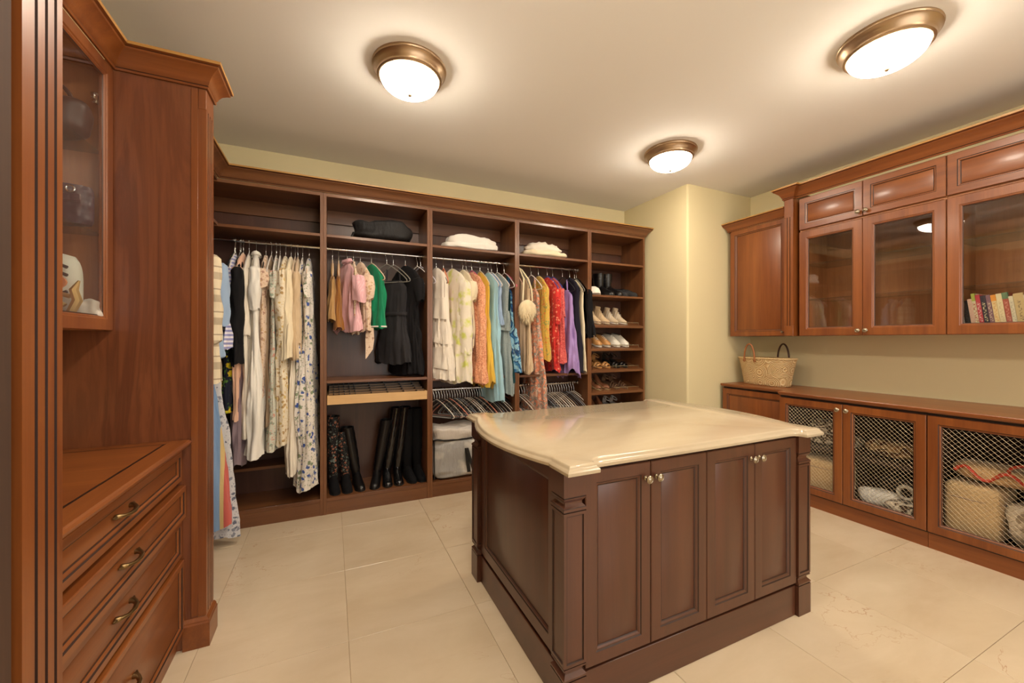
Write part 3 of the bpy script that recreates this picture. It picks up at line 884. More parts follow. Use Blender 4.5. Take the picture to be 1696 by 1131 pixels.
def hanger(x, y, z, rgb, label, rot=0, group='clothes hangers', kind='velvet', dz=0):
    t = thing('clothes_hanger', label, 'hanger', (x, y, z), rot, group)
    bo, ho = hanger_meshes(kind, rgb)
    link('body', bo, t); link('hook', ho, t)
    return t

# ================================================================== garments
def interp(pts, z):
    for (a, b) in zip(pts, pts[1:]):
        if z >= b[0] or b is pts[-1]:
            u = (z - a[0]) / (b[0] - a[0]) if b[0] != a[0] else 0
            u = min(1, max(0, u)); u = u * u * (3 - 2 * u) * .5 + u * .5
            return [a[k] + (b[k] - a[k]) * u for k in range(1, 4)]
def cloth_body(pts, folds=7, amp=.012, seed=0, n=72, m=36, hem_wave=0.0, start=0.0, skew=0.0):
    rnd = random.Random(seed); p1, p2, p3 = (rnd.uniform(0, 6.28) for _ in range(3))
    L = pts[0][0] - pts[-1][0]; rs = []; so = seed * 3.7; fq = 3.2 * folds; A = amp * 3.0
    def ring(v, inner=0.0):
        z = pts[0][0] - L * v
        w, t, sh = interp(pts, z); out = []
        rp = .25 + .75 * min(1, max(0, (v - .04) / .5)) if v > .03 else 0
        for k in range(n):
            a = 2 * pi * k / n
            ex = .8
            cx_ = (abs(cos(a)) ** ex) * (1 if cos(a) >= 0 else -1); sy_ = (abs(sin(a)) ** ex) * (1 if sin(a) >= 0 else -1)
            qx, qy = (t + .02) * cx_, w * sy_
            n1 = noise.noise(Vector((qx * fq + so, qy * fq - so, z * 2.2)))
            n2 = noise.noise(Vector((qx * fq * 2.3 - so, qy * fq * 2.3 + so, z * 4.0 + 5)))
            n3 = noise.noise(Vector((qx * 14 + so, qy * 14, z * 13 - so)))
            d = A * rp * (n1 + .5 * n2) + .006 * n3 * min(1, v * 6)
            dd = d - inner
            drift = .012 * noise.noise(Vector((so, z * 2.5, 1.7))) * v
            x = (t + dd) * cx_ + skew * v * v + drift; y = (w + dd * .9) * sy_ + sh
            zz = z + hem_wave * v ** 5 * (sin(3 * a + p2) + 1.6 * n1)
            out.append((x, y, zz))
        return out
    for i in range(m + 1): rs.append(ring(i / m))
    rs.append(ring(1.0, .004)); rs.append(ring(.93, .006))
    b = MB(); b.rings(rs, True, False)
    return b
def sleeve_mesh(side, w, z0, length, r0=.05, r1=.05, thick=.6, seed=0, out=.02, puff=0, fwd=0.0):
    rs = []; K = 22; n = 26; rnd = random.Random(seed * 7 + side); p = rnd.uniform(0, 6)
    for i in range(K + 1):
        v = i / K
        rr = r0 + (r1 - r0) * v + puff * sin(pi * min(1, v * 1.05))
        cy = side * (w - .035 + out * sin(v * 1.7)); cz = z0 - length * v
        cx = fwd * v
        if i == 0: rr *= .55
        rs.append([(cx + rr * thick * cos(a) + .014 * noise.noise(Vector((cos(a) * 1.8 + p, sin(a) * 1.8, cz * 9))), cy + rr * .8 * sin(a) + .014 * noise.noise(Vector((cos(a) * 1.8 - p, sin(a) * 1.8 + 7, cz * 9))), cz + .012 * v * sin(2 * a + p))
                   for a in [2 * pi * k / n for k in range(n)]])
    last = rs[-1]; cxm = sum(q[0] for q in last) / n; cym = sum(q[1] for q in last) / n
    rs.append([(cxm + (x - cxm) * .9, cym + (y - cym) * .9, z + .02) for x, y, z in last])
    return MB().rings(rs)
GI = [0]
def keep_inside(mb, x, y, rot, lo=None, hi=None, left=False):
    ca, sa = cos(rot), sin(rot); out = []
    for px_, py_, pz_ in mb.v:
        wx, wy = x + px_ * ca - py_ * sa, y + px_ * sa + py_ * ca
        if left: wx = max(wx, XL + .026)
        else:
            lim = YB - .026
            if wy > lim - .03: wy = min(wy, lim - .03 + (wy - lim + .03) * .3); wy = min(wy, lim)
            if lo is not None and wy > CF - .004:
                wx = max(lo + .026, min(hi - .026, wx))
        dx, dy = wx - x, wy - y
        out.append((dx * ca + dy * sa, -dx * sa + dy * ca, pz_))
    mb.v = out
    return mb
def garment(name, label, cat, x, hem, mat, w=.19, wh=None, t0=.022, th=.045, sleeve=None, folds=7, amp=.010, rot=0, y=None, z=None, waist=None,
            hang=(120, 112, 104), hl=None, strap=False, belt=None, trim=None, top=.0, hem_wave=0.012, group='clothes on the back closet rods', shift=0.0, collar=None, hangkind='velvet', tiers=None, sm=None, rotz_hanger=None, skew=0.0):
    GI[0] += 1; sd = GI[0]
    y = RY if y is None else y; z = RZ if z is None else z
    wh = wh or w * 1.08
    jr = random.Random(sd * 13)
    if rot == 0: rot = R(jr.uniform(-5, 7))
    left = 'left-wall' in group
    if not left: y = y + jr.uniform(-.012, .006)
    top = top + jr.uniform(0, .022)
    lo_ = hi_ = None
    for q0, q1 in zip(BX, BX[1:]):
        if q0 <= x <= q1: lo_, hi_ = q0, q1
    KI = lambda mb: keep_inside(mb, x, y, rot, lo_, hi_, left)
    t = thing(name, label, cat, (x, y, z), rot, group)
    hz = hem - z
    if strap:
        zt = -.235 - top
        pts = [(zt, w * .5, t0 * .8, 0), (zt - .06, w * .74, t0 * 1.15, 0)]
    else:
        pts = [(-.094 - top, .030, .011, 0), (-.103 - top, .055, t0 * .55, 0), (-.155 - top, w * .68, t0 * .85, 0), (-.215 - top, w * .95, t0, 0), (-.255 - top, w, t0 * 1.1, 0), (-.38 - top, w * .96, t0 * 1.25, 0)]
    if waist:
        zw, fw = waist; pts.append((zw - z, w * fw, (t0 + th) * .42, shift * .4))
    pts.append((hz, wh, th, shift))
    pts = [p for i, p in enumerate(pts) if i == 0 or p[0] < pts[i - 1][0] - .004]
    KI(cloth_body(pts, folds, amp, sd, hem_wave=hem_wave, skew=skew)).build('body', mat, t, 70)
    if strap:
        for s in (-1, 1):
            b = MB(); b.tube([(0, s * w * .42, -.245 - top), (.006, s * w * .40, -.19), (.004, s * w * .38, -.128), (-.004, s * w * .38, -.128), (-.006, s * w * .40, -.19), (0, s * w * .42, -.245 - top)], .005, 6, flat=.6); b.build('strap', mat, t, 60)
    if sleeve:
        ln, r0, r1 = sleeve[:3]; puff = sleeve[3] if len(sleeve) > 3 else 0
        for s in (-1, 1):
            KI(sleeve_mesh(s, w + (sleeve[4] if len(sleeve) > 4 else .0), -.215 - top, ln, r0, r1, .62, sd, puff=puff)).build('sleeve', sm or mat, t, 70)
    if collar:
        b = MB(); ring = []
        for hh, ww in ((-.122, .062), (-.096, .056), (-.086, .062), (-.112, .078)):
            ring.append([(.030 * cos(a) * ww / .06, ww * sin(a), hh + .01 * sin(a) ** 2) for a in [2 * pi * k / 20 for k in range(20)]])
        b.rings(ring, False, False); b.build('collar', collar, t, 60)
    if belt:
        zb, mb_ = belt; w_, t_, s_ = interp(pts, zb - z)
        b = MB(); b.rings([[((t_ + .012 + e) * cos(a), s_ + (w_ + .012 + e) * sin(a), zb - z + h) for a in [2 * pi * k / 28 for k in range(28)]] for h, e in ((-.015, 0), (-.012, .003), (.012, .003), (.015, 0))], False, False); b.build('belt', mb_, t, 60)
    if trim:
        zb, mt_, hh = trim; w_, t_, s_ = interp(pts, zb - z)
        b = MB(); b.rings([[((t_ + amp + .003 + e) * cos(a), s_ + (w_ + amp + .003 + e) * sin(a), zb - z + h) for a in [2 * pi * k / 28 for k in range(28)]] for h, e in ((-hh, 0), (-hh * .8, .002), (hh * .8, .002), (hh, 0))], False, False); b.build('trim', mt_, t, 60)
    if tiers:
        for zb in tiers:
            w_, t_, s_ = interp(pts, zb - z)
            hgt = .16
            pp_ = [(zb - z + .03, w_ + .004, t_ + .004, s_), (zb - z - hgt * .5, w_ + .014, t_ + .014, s_), (zb - z - hgt, w_ + .022, t_ + .024, s_)]
            KI(cloth_body(pp_, 11, .008, sd + 50, n=60, m=7, hem_wave=.006)).build('ruffle', mat, t, 70)
    hanger(x, y, z, hang, 'slim hanger holding the ' + name.replace('_', ' '), rot, 'hangers holding clothes', hangkind)
    return t

# ---- fabrics used
F = fabric
white = F('white_linen', (236, 230, 220)); cream = F('cream', (230, 214, 182)); ivory = F('ivory', (230, 219, 202)); beige = F('beige', (206, 180, 146))
taupe = F('taupe', (160, 138, 114)); black = F('black', (21, 19, 21)); charcoal = F('charcoal', (44, 42, 44)); navy = F('navy', (32, 29, 42))
peach = F('peach', (226, 180, 152)); pink = F('pink', (230, 182, 186), 'stripe', (222, 168, 174), sc=120, axis=1); green = F('emerald', (24, 128, 88)); khaki = F('khaki', (184, 144, 92))
brownf = F('caramel', (160, 108, 52)); lblue = F('light_blue', (160, 200, 214)); lace = F('grey_blue_lace', (142, 152, 150), 'dots', (116, 128, 130), sc=70); sky = F('denim_blue', (150, 172, 200))
lilac = F('lilac_satin', (160, 132, 190), rough=.35, sheen=.1, crush=.6); yellow = F('mustard_yellow', (222, 180, 66)); coral = F('coral_sequin', (206, 92, 88), 'sequin', (226, 128, 112), (180, 60, 64), sc=75)
redfl = F('red_floral', (206, 52, 46), 'floral', (236, 150, 120), (150, 26, 34), sc=34); salmon = F('salmon_sequin', (224, 156, 118), 'sequin', (236, 184, 146), (186, 112, 84), sc=90)
yelpat = F('yellow_print', (214, 172, 74), 'floral', (224, 132, 62), (150, 150, 84), sc=40); tropical = F('pastel_floral', (230, 186, 160), 'paint', (220, 128, 92), (118, 136, 132), sc=16)
bluefl = F('blue_floral', (222, 214, 204), 'floral', (58, 82, 150), (128, 140, 110), sc=26); bluedot = F('navy_sprig', (220, 208, 190), 'dots', (70, 72, 110), (70, 72, 110), sc=60)
tanfl = F('tan_floral', (226, 212, 186), 'floral', (176, 140, 92), (206, 176, 110), sc=32); sagefl = F('sage_floral', (206, 206, 190), 'floral', (150, 160, 142), (206, 150, 130), sc=30)
ruffl = F('beige_floral', (222, 196, 172), 'floral', (176, 136, 118), (196, 160, 120), sc=34); lime = F('lime_tie_dye', (228, 216, 196), 'tiedye', (206, 208, 104), sc=12)
bluepaint = F('blue_paint_print', (52, 118, 168), 'paint', (160, 206, 222), (24, 44, 92), sc=8); plaid = F('cream_plaid', (222, 206, 176), 'plaid', (130, 104, 82), (120, 96, 78), sc=7, axis=1)
multi = F('red_blue_stripe', (120, 148, 182), 'stripe', (196, 96, 86), (206, 178, 120), sc=5.5, axis=1); leafgrey = F('grey_leaf', (196, 194, 196), 'floral', (92, 96, 112), (128, 130, 142), sc=30)
lilstripe = F('lilac_stripe', (140, 140, 186), 'stripe', (224, 218, 224), sc=34, axis=2); darktrop = F('dark_tropical', (28, 30, 44), 'floral', (226, 196, 40), (96, 140, 50), sc=14)
mauve = F('mauve_satin', (136, 116, 122), rough=.5); orangepr = F('orange_print', (226, 206, 180), 'floral', (204, 122, 46), (150, 90, 40), sc=36)

G = garment
g1 = 'clothes hanging in the long-dress unit'
WH, BE, BK, GY, PK = (222, 214, 206), (212, 186, 160), (28, 26, 27), (128, 122, 112), (216, 84, 116)
# ---- left-wall rod (garments turned a quarter)
RXl = -.935
def LG(*a, **k): return G(*a, rot=R(90), z=RZ, group='clothes on the left-wall rod', **k)
LG('plaid_shirt', 'cream and brown plaid shirt beside the tall fluted panel', 'shirt', RXl, 1.10, plaid, y=3.06, w=.235, wh=.275, th=.05, sleeve=(.55, .06, .05, 0, .04), shift=-.02, hang=WH, collar=plaid)
LG('striped_dress', 'long red, blue and yellow striped dress under the plaid shirt', 'dress', RXl, .16, multi, y=3.13, w=.21, wh=.30, th=.05, shift=-.03, hang=WH)
LG('leaf_print_dress', 'long grey leaf-print dress nearly touching the floor by the striped dress', 'dress', RXl, .06, leafgrey, y=3.20, w=.2, wh=.335, th=.04, shift=-.035, hang=WH)
LG('blue_shirt', 'light blue shirt with rolled sleeves behind the plaid shirt', 'shirt', RXl, 1.25, sky, y=3.265, w=.255, wh=.25, th=.04, sleeve=(.42, .05, .05, .01, .02), shift=-.02, hang=WH, collar=sky)
# ---- long-dress unit
G('striped_blouse', 'lilac and white striped blouse between blue shirt and black jacket', 'blouse', -.668, 1.30, lilstripe, w=.2, wh=.25, t0=.022, th=.034, sleeve=(.48, .055, .05), group=g1, shift=-.09, hang=WH)
G('black_jacket', 'black jacket with gathered sleeves in the long-dress unit', 'jacket', -.632, 1.20, black, w=.215, wh=.24, t0=.026, th=.036, sleeve=(.56, .06, .055, .012, .03), group=g1, shift=-.08, hang=BK)
G('tropical_dress', 'dark dress with yellow fruit and green leaf print, lower hem showing', 'dress', -.672, .86, darktrop, w=.17, wh=.21, t0=.014, th=.028, group=g1, shift=-.05, hang=BK, strap=True)
G('mauve_skirt', 'mauve satin long skirt whose hem shows near the closet floor', 'skirt', -.640, .47, mauve, w=.16, wh=.22, t0=.014, th=.05, folds=9, group=g1, shift=-.05, hang=WH, strap=True)
G('peach_blouse', 'peach blouse with puffed sleeves beside the black jacket', 'blouse', -.617, .80, peach, w=.2, wh=.21, t0=.02, th=.026, sleeve=(.3, .055, .045, .015), group=g1, shift=-.04, hang=BE)
G('linen_shirt', 'long ivory linen shirt next to the peach blouse', 'shirt', -.580, .66, ivory, w=.2, wh=.2, t0=.02, th=.03, sleeve=(.5, .05, .045), group=g1, shift=-.03, hang=WH)
G('white_shirt_dress', 'large white linen shirt dress with draped collar', 'dress', -.535, .52, white, w=.215, wh=.25, t0=.028, th=.062, sleeve=(.32, .06, .055, .01), collar=white, folds=9, amp=.012, group=g1, shift=-.05, hang=WH)
G('ruffled_blouse', 'ivory ruffled floral top behind the white shirt dress', 'blouse', -.470, .95, ruffl, w=.18, wh=.19, t0=.02, th=.025, sleeve=(.15, .06, .06, .02), group=g1, hang=BK)
G('slip_dress', 'taupe slip dress hanging beside the white shirt dress', 'dress', -.432, .72, taupe, w=.17, wh=.19, t0=.016, th=.026, group=g1, strap=True, hang=WH)
G('sage_dress', 'pale sage floral long dress beside the taupe slip', 'dress', -.398, .55, sagefl, w=.19, wh=.22, t0=.018, th=.04, sleeve=(.2, .05, .05), group=g1, shift=-.03, hang=WH)
G('grey_camisole', 'pale grey camisole on a clip hanger beside the sage dress', 'blouse', -.372, .85, F('pale_grey', (186, 178, 172)), w=.16, wh=.17, t0=.014, th=.02, group=g1, strap=True, hang=WH)
G('tan_floral_dress', 'cream dress with tan floral print and full sleeve', 'dress', -.335, .60, tanfl, w=.21, wh=.23, t0=.026, th=.055, sleeve=(.56, .055, .05, .018, .01), folds=9, group=g1, shift=-.05, hang=WH)
G('cream_blouse', 'plain cream button blouse over the tan floral dress', 'blouse', -.296, 1.23, cream, w=.215, wh=.245, t0=.026, th=.05, sleeve=(.62, .055, .06), group=g1, shift=-.035, hang=WH)
G('pleated_skirt', 'long cream pleated skirt with hem near the low shelf', 'skirt', -.268, .36, ivory, w=.17, wh=.22, t0=.016, th=.045, folds=14, amp=.008, group=g1, shift=-.05, strap=True, hang=BE)
G('beige_blouse', 'beige long-sleeve blouse beside the cream blouse', 'blouse', -.248, 1.22, beige, w=.2, wh=.21, t0=.02, th=.03, sleeve=(.56, .05, .04), group=g1, shift=-.03, hang=BE)
G('sprig_skirt', 'white skirt with small blue flower sprigs', 'skirt', -.215, .66, bluefl, w=.17, wh=.22, t0=.018, th=.045, folds=8, group=g1, strap=True, shift=-.045, hang=WH)
G('blue_floral_maxi_dress', 'white maxi dress with blue floral border hem', 'dress', -.168, .24, bluefl, w=.19, wh=.235, t0=.024, th=.07, folds=8, amp=.012, group=g1, sleeve=(.2, .045, .045), shift=-.06, hang=BE)
# ---- boot unit
g2 = 'clothes hanging above the jewelry tray'
G('khaki_trousers', 'khaki trousers clipped on a hanger above the jewelry tray', 'trousers', .005, 1.53, khaki, w=.1, wh=.12, t0=.022, th=.03, group=g2, strap=True, hang=BE)
G('caramel_trousers', 'caramel brown trousers behind the pink shirt', 'trousers', .052, 1.46, brownf, w=.12, wh=.14, t0=.02, th=.03, group=g2, strap=True, hang=BE)
G('pink_shirt', 'pink striped shirt with turned-up short sleeves', 'shirt', .118, 1.44, pink, w=.19, wh=.2, t0=.03, th=.055, sleeve=(.22, .065, .075, .01, .03), group=g2, collar=pink, rot=R(24), hang=BE)
G('orange_print_blouse', 'cream top with orange print peeking from under the pink shirt', 'blouse', .168, 1.43, orangepr, w=.17, wh=.17, t0=.018, th=.03, group=g2, hang=BE)
G('floral_blouse', 'beige floral ruffled top with a long hanging tie', 'blouse', .222, 1.45, ruffl, w=.18, wh=.18, t0=.026, th=.04, sleeve=(.2, .06, .055, .02), group=g2, rot=R(20), hang=BE)
G('green_vest', 'emerald green sleeveless top with white trim', 'blouse', .312, 1.47, green, w=.17, wh=.19, t0=.026, th=.05, group=g2, rot=R(28), trim=(1.485, white, .006), hang=BE)
b_ = thing('patterned_scarf', 'cream patterned scarf dangling below the green top', 'scarf', (.29, RY - .11, 1.455), 0)
MB().rings([[(-.03, -.004, .02), (.03, -.004, .02), (.03, .004, .02), (-.03, .004, .02)], [(-.035, -.008, -.08), (.035, 0, -.08), (.035, .008, -.08), (-.035, 0, -.08)], [(-.033, -.004, -.14), (.025, .002, -.16), (.025, .008, -.16), (-.033, .004, -.14)], [(-.034, -.004, -.24), (-.026, -.004, -.235), (-.026, 0, -.235), (-.034, 0, -.24)]]).build('cloth', ruffl, b_, 60)
hanger(.44, RY, RZ, GY, 'empty wide grey velvet hanger in front of the denim pinafore', R(52), 'empty hangers above the boots')
G('pinafore_dress', 'faded black denim pinafore dress tied at the waist', 'dress', .495, 1.17, charcoal, w=.19, wh=.2, t0=.03, th=.07, waist=(1.62, .72), group=g2, rot=R(38), strap=True, belt=(1.60, charcoal), hang=GY)
G('black_dress', 'black short-sleeved dress with gathered waist and pleated skirt', 'dress', .598, 1.075, black, w=.2, wh=.21, t0=.03, th=.06, waist=(1.66, .7), sleeve=(.2, .055, .05, .015), folds=12, group=g2, rot=R(30), hang=(222, 168, 146))
hanger(.705, RY, RZ, WH, 'empty white hanger beside the black short-sleeved dress', R(30), 'empty hangers above the boots')
hanger(.735, RY, RZ, (196, 190, 200), 'empty pale lilac hanger beside the unit divider panel', R(30), 'empty hangers above the boots')
# ---- pastel unit
g3 = 'clothes hanging in the pastel dress unit'
G('tiered_dress', 'off-white tiered dress with ruffled layers', 'dress', .878, 1.02, F('off_white', (228, 216, 200)), w=.19, wh=.22, t0=.035, th=.085, tiers=(1.72, 1.50, 1.28), folds=10, group=g3, rot=R(16), shift=-.04, hang=GY)
G('orange_camisole', 'small coral camisole between white tiered and lime tie-dye dresses', 'blouse', .944, 1.30, peach, w=.15, wh=.16, t0=.014, th=.02, group=g3, strap=True, hang=(214, 122, 84))
G('tie_dye_dress', 'white and lime green tie-dye dress with long sleeve', 'dress', 1.025, .99, lime, w=.21, wh=.24, t0=.034, th=.085, sleeve=(.66, .07, .085, .01, .01), group=g3, rot=R(20), shift=-.04, hang=BE)
G('puff_blouse', 'cream blouse with puffed sleeves beside the tie-dye dress', 'blouse', 1.133, 1.30, cream, w=.19, wh=.18, t0=.024, th=.03, sleeve=(.18, .06, .05, .025), group=g3, rot=R(12), hang=BE)
G('lilac_blouse', 'muted lilac top behind the cream puffed blouse', 'blouse', 1.166, 1.25, mauve, w=.17, wh=.17, t0=.016, th=.022, group=g3, hang=BE)
G('salmon_sequin_dress', 'salmon sequined dress with flounced hem', 'dress', 1.225, .97, salmon, w=.2, wh=.21, t0=.03, th=.05, sleeve=(.62, .055, .055), tiers=(1.14,), group=g3, rot=R(12), shift=-.03, hang=PK)
G('yellow_dress', 'mustard yellow dress with wavy hem', 'dress', 1.305, .95, yellow, w=.18, wh=.21, t0=.022, th=.045, group=g3, folds=9, hem_wave=.03, shift=-.04, hang=BE)
G('light_blue_dress', 'long pale blue pleated dress with denim bodice', 'dress', 1.39, .80, lblue, w=.18, wh=.22, t0=.024, th=.05, folds=13, amp=.008, group=g3, rot=R(10), shift=-.04, hang=WH)
G('denim_vest', 'light blue denim vest over the pale blue pleated dress', 'blouse', 1.425, 1.52, sky, w=.18, wh=.2, t0=.02, th=.03, group=g3, rot=R(10), hang=WH)
G('lace_dress', 'grey-blue lace dress with sleeveless overlay', 'dress', 1.485, .86, lace, w=.18, wh=.20, t0=.026, th=.05, tiers=(1.62,), group=g3, rot=R(14), shift=-.04, hang=WH)
G('teal_dress', 'dark teal dress whose hem shows below the blue painted dress', 'dress', 1.556, .95, F('teal', (24, 60, 66)), w=.15, wh=.19, t0=.014, th=.03, group=g3, strap=True, hang=WH)
G('painted_dress', 'bright blue dress with painted print beside the divider panel', 'dress', 1.562, 1.07, bluepaint, w=.18, wh=.20, t0=.024, th=.032, strap=True, group=g3, shift=-.07, hang=PK, rot=R(14))
# ---- purple dress unit
g4 = 'clothes hanging beside the shoe shelves'
G('taupe_gown', 'taupe sleeveless gown behind the fluffy cream bag', 'dress', 1.690, 1.06, taupe, w=.19, wh=.2, t0=.024, th=.035, group=g4, hang=(222, 176, 156))
G('beige_gown', 'beige satin gown beside the fluffy cream bag', 'dress', 1.765, 1.05, beige, w=.19, wh=.2, t0=.026, th=.045, group=g4, shift=-.02, hang=GY)
G('floral_maxi_dress', 'long pastel floral maxi dress reaching the lower hangers', 'dress', 1.858, .66, tropical, w=.18, wh=.21, t0=.022, th=.045, group=g4, strap=True, shift=-.06, hang=WH)
G('yellow_print_dress', 'yellow patterned long-sleeved dress', 'dress', 1.948, 1.17, yelpat, w=.2, wh=.22, t0=.028, th=.045, sleeve=(.7, .05, .055), group=g4, shift=-.03, hang=(60, 70, 130))
G('red_floral_dress', 'red floral dress with puffed sleeve', 'dress', 2.045, 1.06, redfl, w=.19, wh=.2, t0=.022, th=.04, sleeve=(.36, .055, .05, .015), group=g4, hang=(52, 66, 150))
G('coral_lace_dress', 'coral lace dress beside the lilac satin dress', 'dress', 2.120, 1.14, coral, w=.19, wh=.21, t0=.024, th=.045, sleeve=(.3, .05, .05), tiers=(1.30,), group=g4, hang=(52, 66, 150))
G('lilac_satin_dress', 'lilac satin dress with draped hem', 'dress', 2.232, 1.015, lilac, w=.19, wh=.22, t0=.026, th=.065, strap=True, group=g4, folds=6, amp=.016, hem_wave=.05, rot=R(8), shift=-.03, hang=BK)
G('navy_trousers', 'dark navy trousers hanging between lilac dress and cream trousers', 'trousers', 2.322, 1.045, navy, w=.18, wh=.2, t0=.03, th=.05, group=g4, folds=4, amp=.006, hang=BK, shift=-.03)
G('cream_trousers', 'cream trousers beside the dark navy trousers', 'trousers', 2.388, 1.045, cream, w=.17, wh=.2, t0=.02, th=.026, group=g4, folds=4, amp=.004, hang=GY, shift=-.035)
G('black_blazer', 'black blazer at the end of the rod hanging over the shoe shelves', 'jacket', 2.415, 1.42, black, w=.19, wh=.22, t0=.018, th=.02, sleeve=(.5, .05, .045, .0, .02), group=g4, shift=-.06, hang=BK, rot=R(12))
fb = thing('fluffy_bag', 'cream fluffy fur bag hanging on the closet rod by its straps', 'handbag', (1.715, CF - .02, 1.66), R(14))
b = MB(); rnd = random.Random(5); rs = []
for j in range(13):
    ph = pi * j / 12
    rs.append([(.095 * sin(ph) * cos(a) * (1 + .14 * rnd.random()) + .001, .05 * sin(ph) * sin(a) * (1 + .2 * rnd.random()), .10 * cos(ph)) for a in [2 * pi * k / 26 for k in range(26)]])
b.rings(rs)
for k in range(900):
    a = rnd.uniform(0, 2 * pi); ph = math.acos(rnd.uniform(-1, 1)); p = Vector((.095 * sin(ph) * cos(a), .05 * sin(ph) * sin(a), .10 * cos(ph)))
    nrm = Vector((p.x / .009, p.y / .0025, p.z / .01)).normalized(); e = p + nrm * .022 + Vector((rnd.uniform(-.01, .01), rnd.uniform(-.01, .01), -.028))
    sd_ = nrm.cross(Vector((0, 0, 1))); sd_ = (sd_.normalized() if sd_.length > .01 else Vector((1, 0, 0))) * .003
    b.add([p - sd_, p + sd_, e], [(0, 1, 2)])
b.build('fur_body', F('fur_cream', (232, 214, 176), sheen=.6), fb, 60)
for s in (-1, 1):
    b = MB(); b.tube([(s * .06, 0, .09), (s * .052, .0, .2), (s * .03, .02, .30), (s * .012, .10, .40), (0, .21, .468)], .008, 8); b.build('strap', F('fur_cream', (232, 214, 176)), fb, 60)

# ---- spare hangers on the two lower rods
cols = [(212, 202, 190), (74, 72, 74), (172, 160, 146), (36, 34, 36), (222, 214, 202), (124, 120, 118), (228, 150, 130), (48, 46, 48), (194, 186, 174), (120, 128, 136), (206, 96, 110), (64, 60, 58)]
nm = {0: 'beige', 1: 'charcoal', 2: 'taupe', 3: 'black', 4: 'cream', 5: 'grey', 6: 'salmon', 7: 'dark', 8: 'sand', 9: 'slate blue', 10: 'pink', 11: 'dark brown'}
def nth(k): return '%d%s' % (k, 'th' if 10 < k % 100 < 14 else {1: 'st', 2: 'nd', 3: 'rd'}.get(k % 10, 'th'))
rnd = random.Random(3)
n3 = 30
for k in range(n3):
    x = .86 + .72 * k / (n3 - 1); c = [0, 4, 1, 3, 2, 3, 6, 1, 8, 9, 5, 3][k % 12] if k % 7 else rnd.randrange(12)
    hanger(x, RY, RZ2, cols[c], '%s velvet hanger, %s from the boot unit on the rod above the storage bag' % (nm[c], nth(k + 1)), R(rnd.uniform(38, 44)), 'spare hangers above the storage bag')
n4 = 24
for k in range(n4):
    x = 1.70 + .68 * k / (n4 - 1); c = [0, 8, 2, 4, 8, 0, 2, 1, 3, 9, 5][k % 11]
    hanger(x, RY, RZ2, cols[c], '%s velvet hanger, %s back from the shoe shelves on the lower rod' % (nm[c], nth(n4 - k)), R(rnd.uniform(30, 36)), 'spare hangers beside the shoe shelves')

